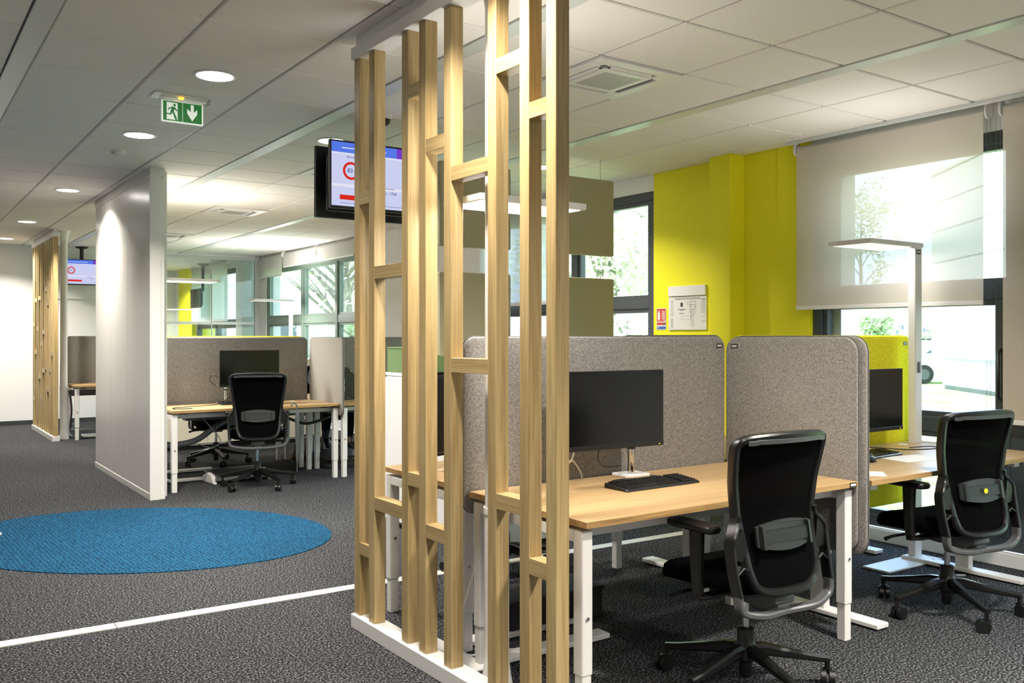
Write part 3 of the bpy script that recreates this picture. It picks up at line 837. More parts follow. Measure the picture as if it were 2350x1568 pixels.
chair('office chair nearest the camera, before the foreground keyboard', (2.86, 2.465), R(-2), base_rz=R(115))
chair('office chair by the window with a yellow sticker on its back', (4.485, 2.545), R(-9), base_rz=R(33), dot=True)
chair('office chair turned away, right in front of the middle desk monitor', (2.885, 8.33), R(-17), lift=.03, base_rz=R(13))
chair('office chair half hidden behind the middle grey screen', (3.03, 10.1), R(172), base_rz=R(-193))
chair('office chair behind the oak divider at the back to back desk', (3.05, 4.47), R(176), base_rz=R(40))
chair('office chair the seated person sits on', (4.46, 10.42), R(180), base_rz=R(10))
chair('office chair at the far left desk, mostly behind the white partition', (2.75, 13.05), R(0), base_rz=R(30))

# ================================================================== MONITORS, KEYBOARDS, DESK ITEMS
def monitor(label, x, y, zc, w_, h_, rz, pole=None, clamp='white', grp='black flat monitors', tilt=0):
    t = thing('monitor', label, 'monitor', (x, y, .74), rz, grp)
    z0 = zc - h_ / 2 - .74; z1 = z0 + h_
    MB().box(-w_ / 2, w_ / 2, -.008, .012, z0, z1).build('screen', 'mon', t, .002)
    MB().box(-w_ / 2 - .001, w_ / 2 + .001, -.0095, .013, z0 - .001, z0 + .022).build('chin', 'black', t, .002)
    MB().box(-w_ / 2 + .01, w_ / 2 - .01, .012, .03, z0 + .015, z1 - .015).build('housing', 'black', t, .006)
    MB().box(-.06, .06, .03, .05, (z0 + z1) / 2 - .06, (z0 + z1) / 2 + .06).build('mount_plate', 'dgrey', t, .003)
    MB().box(w_ / 2 - .03, w_ / 2 - .024, -.0105, -.0092, z0 + .006, z0 + .009).build('power_light', 'amber', t)
    px, py = pole if pole else (0, .1)
    zm = (z0 + z1) / 2
    MB().cyl((px, py, .012), (px, py, .13), .017, n=16).build('stand_post', 'chrome', t, smooth=40)
    MB().cyl((px, py, .13), (px, py, .145), .021, n=16).build('collar', 'dgrey', t, smooth=40)
    MB().sweep([(px, py, .14), (px + .012, py, .18), (px * .5 + .02, py * .8, .25), (0, .055, zm)], [.03, .034, .03, .028], [.022] * 4, up=(0, 1, .05)).build('swing_arm', 'chrome', t, smooth=40)
    MB().prism(rrect(px - .075, px + .075, py - .06, py + .06, .012, 3), 'z', 0, .014).build('desk_clamp', clamp, t, .003)
    return t
monitor('black monitor on a chrome arm on the foreground desk', 2.735, 3.105, 1.078, .545, .352, R(-3), pole=(.21, .155))
monitor('black monitor in front of the yellow screen', 4.70, 3.1, 1.04, .54, .36, R(0), pole=(0, .13))
monitor('black monitor glimpsed between the oak posts on the back to back desk', 2.46, 4.02, 1.02, .5, .42, R(202), pole=(0, .1))
monitor('black monitor behind the turned away chair on the middle desk', 3.012, 8.92, 1.09, .60, .36, R(0), pole=(-.2, .14))
monitor('black monitor edge behind the far left grey screen', 3.2, 14.0, 1.08, .55, .34, R(0), pole=(0, .13))

def keyboard(label, x, y, rz):
    t = thing('keyboard', label, 'keyboard', (x, y, .74), rz, 'black keyboards')
    MB().prism([(-.075, 0), (.075, 0), (.075, .022), (.06, .024), (-.065, .012), (-.075, .006)], 'x', -.225, .225).build('case', 'black', t, .003)
    b = MB()
    for r in range(6):
        for k in range(19):
            if k in (14, ) or (r == 0 and 4 <= k <= 8): continue
            x0 = -.215 + k * .0226; y0 = -.058 + r * .0195 + (.004 if r == 5 else 0); z = .0135 + r * .0019
            b.box(x0, x0 + .0185, y0, y0 + .0155, z - .004, z + .006)
        if r == 0: b.box(-.215 + 4 * .0226, -.215 + 8 * .0226 + .0185, -.058, -.0425, .0095, .0195)
    tag(b.build('keys', 'satin', t), kind='stuff')
    return t
keyboard('black keyboard on the foreground desk', 2.845, 2.985, R(1))
keyboard('black keyboard on the desk by the window', 4.50, 3.0, R(4))
keyboard('black keyboard partly hidden by the turned away chair', 2.93, 8.9, R(0))
# mouse
ms = thing('computer_mouse', 'black mouse on the desk by the window', 'mouse', (4.335, 2.885, .74), R(-70))
b = MB(); rings = []
for i in range(9):
    u = -.055 + i * .01375; wv = .031 * math.sqrt(max(.05, 1 - (u / .058) ** 2)); hh = .036 * math.sqrt(max(.03, 1 - ((u + .008) / .066) ** 2))
    rings.append([(wv * math.cos(a), u, hh * max(0, math.sin(a))) for a in [PI * k / 10 for k in range(11)]])
b.ring_loft(rings); b.build('body', 'satin', ms, smooth=60)
MB().cyl((-.004, .03, .033), (.004, .03, .033), .008, n=12).build('wheel', 'grey', ms)
# papers, pen
def sheet(label, x, y, rz, w_=.21, d_=.297):
    o = MB().box(-w_ / 2, w_ / 2, -d_ / 2, d_ / 2, 0, .001).build('paper_sheet', 'paper', loc=(x, y, .7402)); o.rotation_euler = (0, 0, rz)
    return tag(o, label, 'paper')
sheet('white paper sheet in front of the window desk keyboard', 4.63, 2.83, R(80))
sheet('corner of a white paper beside the grey side screens', 3.93, 2.66, R(40), .15, .21)
pn = thing('pen', 'white pen lying behind the window desk keyboard', 'pen', (4.58, 3.2, .748), R(12))
MB().cyl((-.07, 0, 0), (.055, 0, 0), .005, n=10).build('barrel', 'white', pn); MB().cyl((.055, 0, 0), (.072, 0, 0), .005, .0015, 10).build('tip', 'grey', pn)
mk = thing('marker', 'short blue marker beside the window desk keyboard', 'marker', (4.24, 3.06, .748), R(60))
MB().cyl((-.05, 0, 0), (.02, 0, 0), .008, n=10).build('barrel', 'blue', mk); MB().cyl((.02, 0, 0), (.05, 0, 0), .0085, n=10).build('cap', 'ink', mk)
# grommets
def grommet(label, x, y):
    t = thing('cable_grommet', label, 'grommet', (x, y, .74), 0, 'white desk cable grommets')
    MB().lathe([(.028, 0), (.03, .002), (.028, .003), (.001, .003)], n=24).build('ring', 'white', t)
grommet('white round grommet on the desk by the window', 5.18, 3.22)
grommet('white round grommet at the right back corner of the middle desk', 3.48, 8.98)
grommet('white round grommet on the desk behind the oak divider', 2.26, 3.78)

# cables
def cable(label, pts, r=.003, m='black', n=6, name='cable'):
    p = catmull(pts, 6)
    return tag(MB().tube(p, r, n).build(name, m, smooth=60), label, 'cable')
cable('white cable hanging below the foreground monitor', [(2.52, 3.14, .91), (2.51, 3.15, .86), (2.53, 3.2, .84), (2.62, 3.28, .835), (2.68, 3.3, .78), (2.7, 3.31, .742)], .004, 'white')
cable('thin black cable below the foreground monitor', [(2.66, 3.14, .90), (2.70, 3.19, .84), (2.78, 3.24, .80), (2.90, 3.26, .79)], .0025)
cable('black cable looped behind the foreground keyboard', [(3.02, 3.2, .743), (3.04, 3.12, .743), (2.85, 3.09, .743), (2.74, 3.14, .743), (2.80, 3.18, .743), (2.9, 3.16, .743)], .0025)
cable('black cable curling over the window desk', [(4.55, 3.08, .745), (4.72, 3.16, .76), (4.95, 3.05, .744), (5.15, 2.98, .744), (5.22, 3.06, .744), (5.05, 3.1, .744)], .003)
cable('thin black cable lying across the middle desk', [(2.35, 8.55, .743), (2.2, 8.58, .743), (2.25, 8.72, .743), (2.6, 8.86, .743), (2.72, 8.9, .76), (2.85, 9.0, .84), (2.84, 9.02, .93)], .004)
cable('black cable loops at the back of the middle monitor', [(2.74, 8.96, 1.0), (2.66, 8.99, 1.03), (2.64, 9.0, .97), (2.7, 9.0, .93), (2.74, 8.98, .96)], .004)
cable('thick grey cable hose sagging below the middle desk', [(2.05, 8.75, .45), (2.2, 8.72, .40), (2.42, 8.7, .43), (2.6, 8.72, .54), (2.75, 8.8, .60)], .028, 'cable', 10, 'cable_hose')
cable('black cable bundle slung under the right end of the middle desk', [(3.1, 8.75, .63), (3.3, 8.72, .60), (3.5, 8.7, .53), (3.7, 8.72, .56), (3.9, 8.78, .62)], .014, 'black', 8)
cable('grey wire loop below the middle desk', [(2.42, 8.5, .66), (2.5, 8.47, .56), (2.58, 8.46, .44), (2.5, 8.45, .38), (2.38, 8.46, .42)], .0035, 'grey')
cable('white cable running down behind the near oak divider', [(2.14, 3.30, .52), (2.11, 3.32, .40), (2.07, 3.34, .25), (2.05, 3.36, .12), (2.08, 3.34, .03), (2.2, 3.3, .033), (2.35, 3.24, .034)], .004, 'white')
cable('black cables hanging at the far left desk', [(2.12, 13.75, .66), (2.14, 13.7, .4), (2.12, 13.68, .1), (2.2, 13.6, .02), (2.6, 13.55, .02)], .012, 'black')
cable('white flex on the floor by the window lamp', [(5.33, 3.12, .03), (5.3, 3.0, .02), (5.2, 2.92, .015), (5.12, 2.9, .012), (5.2, 2.84, .012)], .006, 'white')

# ================================================================== CEILING FITTINGS
def downlight(label, x, y, pw=21, seen=True):
    t = thing('downlight', label, 'ceiling light', (x, y, HC), 0, 'round ceiling downlights')
    MB().lathe([(.115, .0), (.118, -.003), (.112, -.007), (.1, -.006), (.098, .0)], n=40).build('trim_ring', 'white', t, smooth=40)
    MB().lathe([(.1, -.002), (.1, -.0035), (.001, -.0035)], n=32).build('lens', 'can', t)
    l = bpy.data.lights.new('downlight_lamp', 'AREA'); l.shape = 'DISK'; l.size = .18; l.energy = pw * LAMP; l.color = (1, .925, .82)
    l.spread = R(130)
    o = bpy.data.objects.new('downlight_lamp', l); col.objects.link(o); o.parent = t; o.location = (0, 0, -.012)
downlight('large round downlight nearest the exit sign, towards the camera', 1.519, 5.08)
downlight('round downlight between the exit sign and the smoke detector', 1.519, 6.89)
downlight('round downlight left of the white partition top', 1.51, 9.89, 16)
downlight('small round downlight second farthest in the corridor', 1.50, 12.9)
downlight('round downlight farthest down the corridor at the left edge', 1.50, 15.29)
downlight('round downlight glowing above the near television', 2.74, 6.28, 8)
downlight('small bright downlight seen between the nearest oak posts', 4.62, 6.25, 14)
downlight('round downlight above the near end of the oak divider, out of view', 1.519, 2.69, 15)
downlight('round downlight behind the camera position', 1.519, -.3, 26)
downlight('added round downlight above the foreground desks, out of view', 3.35, 1.2, 30)  # additional unseen lamp, power set to brighten the -Y faces of the posts
downlight('added round fill downlight above the desks behind the camera', 3.35, -.6, 26)  # unseen lamp added so the -Y post faces come out lighter
downlight('round downlight behind and left of the camera', -1.0, 2.0, 10)
downlight('added round downlight inside the glazed meeting room, nearer the glass', 3.6, 17.6, 30)  # lamp added to brighten the otherwise dark meeting room
downlight('added round downlight inside the glazed meeting room, farther back', 4.4, 19.6, 30)  # second added lamp, fill light for the meeting room

def cassette(label, x, y):
    t = thing('ceiling_cassette', label, 'air conditioner', (x + .3025, y + .3, HC), 0, 'square ceiling air conditioners')
    q = MB(); a = .295
    q.box(-a, a, -a, -.225, -.012, .01).box(-a, a, .225, a, -.012, .01).box(-a, -.225, -.225, .225, -.012, .01).box(.225, a, -.225, .225, -.012, .01)
    q.build('frame', 'white', t, .003)
    box('duct_box', 'black', (-.226, .226, -.226, .226, .03, .05), t)
    box('centre_panel', 'white', (-.175, .175, -.175, .175, -.016, -.006), t, .004)
    b = MB()
    for i in range(22):
        for j in range(22):
            cx, cy = -.126 + i * .012, -.126 + j * .012
            b.box(cx - .0028, cx + .0028, cy - .0028, cy + .0028, -.0166, -.0158)
    tag(b.build('perforations', 'ink', t), kind='stuff')
    for k in range(4):
        m = Matrix.Rotation(k * PI / 2, 4, 'Z')
        v = MB().box(-.15, .15, -.003, .003, -.016, .006).xf(Matrix.Translation((0, -.2, -.006)) @ Matrix.Rotation(R(60), 4, 'X')).xf(m)
        v.build('louvre', 'grey' if k == 1 else 'white', t, .002)
        MB().box(-.225, -.165, -.225, -.165, -.013, .006).xf(m).build('corner_cover', 'white', t, .004)
    MB().lathe([(.022, -.013), (.02, -.018), (.001, -.02)], (-.2, -.2, 0), 20).build('sensor', 'grey', t)
cassette('square ceiling air conditioner right of the nearest oak posts', *AC[0])
cassette('square ceiling air conditioner above the middle desks', *AC[1])
cassette('square ceiling air conditioner left of the near television', *AC[2])
cassette('square ceiling air conditioner farthest, beside the white partition', *AC[3])
# smoke detector
t = thing('smoke_detector', 'small white smoke detector between the corridor downlights', 'detector', (1.515, 7.568, HC))
MB().lathe([(.055, 0), (.055, -.012), (.05, -.016)], n=28).build('base', 'white', t, smooth=40)
MB().lathe([(.045, -.016), (.042, -.034), (.03, -.044), (.001, -.046)], n=28).build('dome', 'white', t, smooth=40)
MB().box(-.05, -.03, -.01, .01, -.022, -.014).build('indicator', 'red', t)
t = thing('ceiling_sensor', 'black ceiling sensor half hidden behind an oak post', 'sensor', (2.70, 5.35, HC))
MB().lathe([(.05, 0), (.048, -.02), (.04, -.03)], n=24).build('collar', 'white', t, smooth=40)
MB().lathe([(.04, -.03), (.034, -.055), (.018, -.07), (.001, -.074)], n=24).build('lens', 'black', t, smooth=60)

# exit sign
t = thing('exit_sign', 'green running man exit sign hanging from the ceiling', 'sign', (1.485, 5.62, HC))
MB().prism(rrect(-.165, .165, -.035, .12, .01, 3), 'z', -.008, 0).build('ceiling_plate', 'white', t, .003)
MB().box(-.125, .16, -.03, .05, -.036, -.008).build('lens_body', 'clear', t, .003)
MB().box(-.02, .01, 0, .02, -.02, -.012).build('amber_lamp', 'amber', t)
SW, SZ0, SZ1 = .122, -.168, -.04
MB().box(-SW, SW, -.006, .006, SZ0, SZ1).build('acrylic_plate', 'signw', t, .001)
pl = MB().box(-SW + .009, SW - .009, -.0066, -.006, SZ0 + .008, SZ1 - .004).build('green_field', 'green', t)
def flat(name, polys, m, y):
    q = MB()
    for p in polys: q.prism(p, 'y', y, y + .0004)
    return q.build(name, m, t)
U = lambda u, v: (-SW + .009 + u * (2 * SW - .018), SZ0 + .008 + v * (SZ1 - SZ0 - .012))
def pu(L): return [U(*p) for p in L]
flat('door_symbol', [pu([(.09, .06), (.37, .06), (.37, .94), (.09, .94)])], 'signw', -.0071)
flat('running_man', [pu([(.15, .66), (.24, .74), (.31, .71), (.35, .58), (.42, .55), (.42, .50), (.33, .53), (.29, .62), (.27, .48), (.29, .42), (.36, .12), (.33, .08), (.30, .10), (.25, .38), (.22, .42), (.21, .30), (.08, .32), (.08, .38), (.175, .37), (.19, .52), (.21, .65), (.18, .63), (.14, .54), (.11, .57)]),
                     [U(.29 + .035 * math.cos(a), .82 + .07 * math.sin(a)) for a in [2 * PI * k / 14 for k in range(14)]],
                     pu([(.30, .02), (.36, .06), (.35, .10), (.29, .06)])], 'green', -.0076)
flat('divider_line', [pu([(.495, 0), (.505, 0), (.505, 1), (.495, 1)])], 'signw', -.0071)
flat('arrow', [pu([(.71, .94), (.71, .56), (.62, .72), (.62, .48), (.75, .10), (.88, .48), (.88, .72), (.79, .56), (.79, .94)])], 'signw', -.0071)

# ---- televisions
def tv(label, x0, x1, yf, z0, z1, m_out=1, content=True, face=-1, group='wall of hanging televisions'):
    t = thing('television', label, 'television', ((x0 + x1) / 2, yf, (z0 + z1) / 2), 0 if face < 0 else PI, 'televisions hung from the ceiling')
    a, h = (x1 - x0) / 2, (z1 - z0) / 2
    MB().box(-a, a, 0, .03, -h, h).build('case', 'black', t, .003)
    MB().box(-a + .06, a - .06, .03, .07, -h + .04, h - .06).build('back_shell', 'satin', t, .006)
    if content:
        def F(name, u0, u1, v0, v1, m, d=1):
            return MB().box(-a + .012 + u0 * (2 * a - .024), -a + .012 + u1 * (2 * a - .024), -.0005 * d, .0, -h + .018 + v0 * (2 * h - .03), -h + .018 + v1 * (2 * h - .03)).build(name, m, s if name != 'screen' else t)
        s = None
        s = F('screen', 0, 1, 0, 1, 'scr_bg', 1)
        F('header_band', 0, .66, .84, 1, 'scr_blue', 2); F('header_block', .66, 1, .84, 1, 'purple', 2)
        F('title_strip', 0, 1, .815, .835, 'scr_band', 2); F('middle_strip', 0, 1, .30, .345, 'scr_band', 2)
        F('header_line', .1, .55, .905, .92, 'scr_band', 3); F('header_line', .72, .95, .905, .92, 'scr_band', 3)
        F('red_bar', .08, .42, .10, .175, 'scr_red', 3); F('foot_line', .08, .95, .045, .05, 'scr_ink', 3)
        cx, cz, rr = -a + .012 + .192 * (2 * a - .024), -h + .018 + .56 * (2 * h - .03), .058
        rg = MB(); n = 40
        rg.ring_loft([[(cx + r * math.cos(2 * PI * i / n), y, cz + r * math.sin(2 * PI * i / n)) for i in range(n)] for r, y in ((rr, -.001), (rr, -.0018), (rr - .016, -.0018), (rr - .016, -.001))] + [[(cx + rr * math.cos(2 * PI * i / n), -.001, cz + rr * math.sin(2 * PI * i / n)) for i in range(n)]], cap=False)
        rg.build('dial_ring', 'scr_red', s)
        text('83', .04, 'scr_ink', s, fY(cx - .008, -.002, cz)); text('%', .024, 'scr_ink', s, fY(cx + .026, -.002, cz - .005))
        text('Efficacité', .018, 'scr_ink', s, fY(cx, -.002, -h + .018 + .775 * (2 * h - .03)))
        text('Hebdomadaire', .014, 'scr_ink', s, fY(.055, -.002, -.065)); text('t : 1704', .027, 'scr_ink', s, fY(.07, -.002, -.098))
    return t
tv('television showing 83 percent in a red ring, near and facing the camera', 2.352, 3.085, 5.43, 2.235, 2.677)
tv('black television back to back behind the one showing 83 percent', 2.352, 3.085, 5.69, 2.20, 2.672, content=False, face=1)
t = thing('ceiling_mount', 'black ceiling pole carrying the two back to back televisions', 'bracket', (2.72, 5.56, HC))
MB().cyl((0, 0, 0), (0, 0, -.5), .025, n=16).build('pole', 'black', t, smooth=40); MB().lathe([(.09, 0), (.085, -.012), (.04, -.03)], n=24).build('ceiling_plate', 'black', t, smooth=40)
MB().box(-.12, .12, -.058, .058, -.52, -.40).build('crossplate', 'black', t)
tv('television far left between the oak divider and the white partition', 2.34, 3.05, 15.95, 2.235, 2.65)
t = thing('ceiling_mount', 'black ceiling pole carrying the far left television', 'bracket', (2.655, 16.05, HC))
MB().cyl((0, 0, 0), (0, 0, -.5), .03, n=16).build('pole', 'black', t, smooth=40); MB().lathe([(.1, 0), (.09, -.02), (.04, -.035)], n=24).build('ceiling_plate', 'black', t, smooth=40)
tvm = tv('grey television hanging inside the glazed meeting room', 4.55, 5.25, 18.6, 1.98, 2.36, content=False)
tvm.location = (5.16, 18.58, 2.17); tvm.rotation_euler = (0, 0, R(-90))
t = thing('ceiling_mount', 'dark ceiling pole in the glazed meeting room', 'bracket', (5.26, 18.4, HC))
MB().cyl((0, 0, 0), (0, 0, -.55), .03, n=16).build('pole', 'dgrey', t, smooth=40); MB().lathe([(.12, 0), (.1, -.02), (.04, -.05)], n=24).build('ceiling_plate', 'dgrey', t, smooth=40)

# ---- signs on the yellow wall
t = thing('evacuation_plan', 'white evacuation plan board on the yellow wall', 'sign', (5.68, 5.523, 1.656)); t.scale = (1, .97, .8)
y0, y1 = -.225, .235
MB().box(-.012, 0, y0, y1, -.24, .12).build('board', 'paper', t, .002)
MB().box(-.022, 0, y0 + .003, y1 - .003, .125, .235).build('header_pocket', 'white', t, .004)
d = -.0125
def L(name, ya, yb_, za, zb, m='ink'): return MB().box(d - .0004, d, ya, yb_, za, zb).build(name, m, t)
text('PLAN D\'EVACUATION', .03, 'ink', t, fX(d - .0005, .0, .095))
q = MB(); rnd = random.Random(3)
def ol(ya, yb_, za, zb, w_=.0016):
    q.box(d - .0004, d, ya, yb_, za, za + w_).box(d - .0004, d, ya, yb_, zb - w_, zb).box(d - .0004, d, ya, ya + w_, za, zb).box(d - .0004, d, yb_ - w_, yb_, za, zb)
ol(-.10, -.03, -.06, .06); ol(-.075, -.045, -.2, -.02); ol(-.04, .075, -.13, -.09); ol(-.09, -.035, -.02, .03); ol(-.1, 0, .03, .068)
for k in range(70):
    ya = rnd.uniform(-.1, -.03); za = rnd.choice([rnd.uniform(-.06, .06), rnd.uniform(-.19, -.02)]); 
    if za < -.02: ya = rnd.uniform(-.075, -.04)
    q.box(d - .0004, d, ya, ya + rnd.uniform(.002, .008), za, za + rnd.uniform(.001, .003))
tag(q.build('floor_plan', 'ink', t), kind='stuff')
L('crest', .055, .085, .01, .055, 'dgrey')
for k, (za, ya, yb_) in enumerate(((-.02, .02, .12), (-.03, .045, .09), (-.065, .04, .1))): L('caption_line', ya, yb_, za, za + .006)
q = MB()
for k in range(9): q.box(d - .0004, d, .17, .21, .06 - k * .017, .063 - k * .017).box(d - .0004, d, -.215, -.165, .075 - k * .016, .078 - k * .016)
for k in range(12): q.box(d - .0004, d, .175, .205, -.12 - k * .009, -.1175 - k * .009)
q.box(d - .0004, d, .165, .215, -.085, -.083).box(d - .0004, d, -.215, -.165, -.1, -.098).box(d - .0004, d, -.215, -.165, -.15, -.146)
q.build('legend_text', 'ink', t); L('red_heading', .18, .20, .072, .08, 'red'); L('green_heading', -.215, -.165, .082, .088, 'greenbox')
t = thing('extinguisher_sign', 'red and blue fire extinguisher sign beside the dark window frame', 'sign', (5.68, 5.848, 1.563)); t.scale = (1, 1.05, .74)
MB().box(-.003, 0, -.055, .06, -.13, .13).build('plate', 'paper', t)
d = -.0035
L('red_field', -.05, .055, -.035, .122, 'red'); L('red_band', -.05, .055, -.072, -.043, 'red'); L('blue_band', -.05, .055, -.122, -.088, 'blue')
d = -.0044
MB().prism([(.045, -.01), (.015, -.01), (.015, .065), (.02, .082), (.026, .09), (.026, .1), (.036, .1), (.036, .09), (.043, .08), (.045, .065)], 'x', d, d + .0003).build('bottle_symbol', 'paper', t)
MB().prism([(.02, .1), (.05, .095), (.05, .088), (.03, .105), (.02, .11)], 'x', d, d + .0003).build('handle_symbol', 'paper', t)
for k in range(5):
    z = -.01 + k * .022
    MB().prism([(.0, z + .02), (-.02, z + .004), (-.04, z - .002), (-.045, z + .012), (-.03, z + .012), (-.01, z + .022)], 'x', d, d + .0003).build('flame_symbol', 'paper', t)
MB().box(d, d + .0003, -.005, .05, -.028, -.022).build('caption_line', 'paper', t); MB().box(d, d + .0003, -.05, -.02, -.03, -.02).build('caption_line', 'paper', t)
MB().box(d, d + .0003, -.048, -.02, -.068, -.048).build('caption_block', 'ink', t)
text('P2', .028, 'paper', t, fX(d - .0003, .035, -.105))

# ================================================================== OTHER THINGS ON THE FLOOR AND DESKS
t = thing('storage_cabinet', 'white storage cabinet seen between the oak posts', 'cabinet', (3.5, 5.55, 0))
MB().box(-.38, .38, -.6, .6, .03, 1.115).build('body', 'white', t, .003)
MB().box(-.385, .385, -.605, .605, 1.115, 1.14).build('top', 'white', t, .003)
for k, (a, b_) in enumerate(((-.595, -.004), (.004, .595))):
    dd = MB().box(-.398, -.38, a, b_, .05, 1.105).build('door', 'white', t, .002)
    MB().box(-.412, -.398, (-.05 if k == 0 else .03), (-.03 if k == 0 else .05), .6, .75).build('handle', 'grey', dd, .003)
MB().box(-.36, .36, -.58, .58, 0, .03).build('plinth', 'black', t)
t = thing('storage_box', 'sage green box on top of the white cabinet', 'box', (3.32, 5.945, 1.14)); t.scale = (.66, .66, 1)
q = MB(); q.box(-.3, .3, -.3, -.285, 0, .18).box(-.3, .3, .285, .3, 0, .18).box(-.3, -.285, -.285, .285, 0, .18).box(.285, .3, -.285, .285, 0, .18).box(-.285, .285, -.285, .285, 0, .012)
q.build('tray', 'greenbox', t, .003); MB().box(-.304, .304, -.304, .304, .18, .188).build('lid', 'greenbox', t, .002)
t = thing('sideboard', 'low white sideboard behind the middle desks', 'cabinet', (3.75, 11.75, 0))
MB().box(-1.2, 1.2, -.22, .22, .05, 1.08).build('body', 'white', t, .003); MB().box(-1.21, 1.21, -.23, .23, 1.08, 1.1).build('top', 'cream', t, .002)
MB().box(-1.18, 1.18, -.2, .2, 0, .05).build('plinth', 'black', t)
for k in range(3): MB().box(-1.19 + k * .796, -1.19 + k * .796 + .788, -.236, -.22, .07, 1.07).build('back_panel', 'cream', t, .002)

t = thing('footrest', 'grey plastic footrest under the middle desk', 'footrest', (2.86, 8.85, 0), R(4))
MB().prism([(-.16, .045), (.15, .11), (.16, .1), (.16, .085), (-.15, .02), (-.165, .03)], 'x', -.27, .27).build('platform', 'grey', t, .006)
MB().prism([(-.12, .05), (.12, .1), (.12, .106), (-.12, .056)], 'x', -.22, .22).build('tread_mat', 'rubber', t, .002)
for s in (-1, 1): MB().prism([(-.17, 0), (.15, 0), (.13, .06), (0, .1), (-.1, .08)], 'x', s * .275 - .02, s * .275 + .02).build('side_foot', 'white', t, .008)
t = thing('footrest', 'black footrest between the middle desk legs', 'footrest', (4.08, 9.2, 0), R(0))
MB().prism([(-.2, .1), (.2, .15), (.2, .17), (-.2, .125)], 'x', -.22, .22).build('platform', 'black', t, .006)
MB().prism(rrect(-.22, .22, -.18, .18, .06, 5), 'z', 0, .05).build('foot', 'rubber', t, .01)
MB().box(-.08, .08, -.1, .1, .05, .11).build('pivot', 'dgrey', t)

t = thing('bag', 'brown and black bag on the floor among the desk legs', 'bag', (3.98, 9.80, 0), R(20))
rings = []
for z, k in ((0, .9), (.04, 1.05), (.12, 1.0), (.19, .8), (.22, .5)):
    rings.append([(x * k + .02 * math.sin(5 * z * 9 + y * 30), y * k, z) for x, y in rrect(-.17, .17, -.1, .1, .06, 4)])
MB().ring_loft(rings).build('body', 'brown', t, smooth=60)
MB().tube(catmull([(-.12, 0, .19), (-.08, 0, .27), (0, 0, .29), (.08, 0, .27), (.12, 0, .19)], 5), .012, 8).build('handle', 'black', t, smooth=60)
MB().box(-.1, .1, -.115, -.095, .03, .14).build('pocket', 'black', t, .01)
t = thing('umbrella', 'folded grey umbrella hanging from the turned away chair', 'umbrella', (3.19, 8.12, .2), R(0))
rings = []
for z, r in ((0, .004), (.1, .009), (.25, .014), (.4, .017), (.48, .014), (.5, .006)):
    rings.append([(r * (1 + .25 * math.cos(6 * a)) * math.cos(a), r * (1 + .25 * math.cos(6 * a)) * math.sin(a), z) for a in [2 * PI * k / 24 for k in range(24)]])
MB().ring_loft(rings).build('canopy', 'cable', t, smooth=60)
MB().cyl((0, 0, -.06), (0, 0, .02), .004, n=8).build('tip', 'grey', t)
MB().tube(catmull([(0, 0, .49), (0, 0, .55), (-.02, 0, .58), (-.05, 0, .575), (-.06, 0, .55)], 5), .006, 8).build('handle', 'grey', t, smooth=60)
t = thing('equipment_box', 'black angled box with white labels on the middle desk', 'box', (4.02, 8.95, .74), R(0))
MB().prism([(-.16, 0), (.2, 0), (.2, .16), (.02, .34), (-.16, .34)], 'y', -.1, .1).build('shell', 'black', t, .004)
for k, z in enumerate((.09, .16)): 
    l = MB().box(-.15, -.02, -.1015, -.1, z, z + .055).build('label', 'paper', t)
    q = MB()
    for j in range(4): q.box(-.14, -.03, -.1022, -.1016, z + .008 + j * .011, z + .012 + j * .011)
    q.build('print', 'grey', l)
q = MB()
for x, z in ((-.15, .02), (.19, .02), (.19, .15), (.1, .25), (.05, .3), (-.15, .33), (.02, .02), (.12, .1)): q.cyl((x, -.1, z), (x, -.1025, z), .006, n=8)
q.build('rivets', 'chrome', t)
t = thing('wood_figure', 'small turned wood figure with a ball on a stalk on a screen', 'ornament', (4.35, 9.212, 1.40))
MB().lathe([(.035, 0), (.035, .012), (.018, .03), (.006, .055), (.001, .06)], n=16).build('cone', 'tan', t, smooth=40)
MB().tube([(.0, 0, .03), (.06, 0, .08), (.05, 0, .12)], .004, 6).build('stalk', 'tan', t)
MB().lathe([(.001, -.045), (.025, -.038), (.042, -.015), (.045, 0), (.042, .015), (.025, .038), (.001, .045)], (.05, 0, .15), 16).build('ball', 'tan', t, smooth=60)
t = thing('floor_case', 'flat black case on the carpet under the foreground desk', 'case', (2.70, 3.62, 0), R(0))
MB().prism(rrect(-.3, .28, -.14, .14, .02, 3), 'z', .0, .15).build('shell', 'rubber', t, .01)
MB().box(-.305, .285, -.145, .145, .14, .16).build('lid', 'rubber', t, .006); MB().box(-.05, .05, -.16, -.145, .1, .125).build('catch', 'dgrey', t, .003)
t = thing('pouf', 'round cream pouf beyond the desks by the yellow wall', 'pouf', (5.0, 5.15, 0))
MB().lathe([(.2, 0), (.23, .02), (.24, .08), (.225, .14), (.18, .165), (.001, .17)], n=36).build('cushion', 'cream', t, smooth=50)
MB().lathe([(.242, .075), (.245, .08), (.242, .085)], n=36).build('piping', 'grey', t, smooth=50)
t = thing('coffee_table', 'white low table whose foot tip shows at the left edge', 'table', (.18, 7.3, 0))
for k in range(4):
    a = R(2 + 90 * k); MB().sweep([(0, 0, .025), (.3 * math.cos(a), .3 * math.sin(a), .02), (.51 * math.cos(a), .51 * math.sin(a), .014)], [.08, .06, .045], [.03, .024, .016], up=(0, 0, 1)).build('foot', 'white', t)
MB().cyl((0, 0, .02), (0, 0, .5), .03, n=20).build('stem', 'white', t, smooth=40); MB().lathe([(.24, .5), (.25, .508), (.25, .52), (.001, .52)], n=36).build('top', 'white', t, smooth=40)
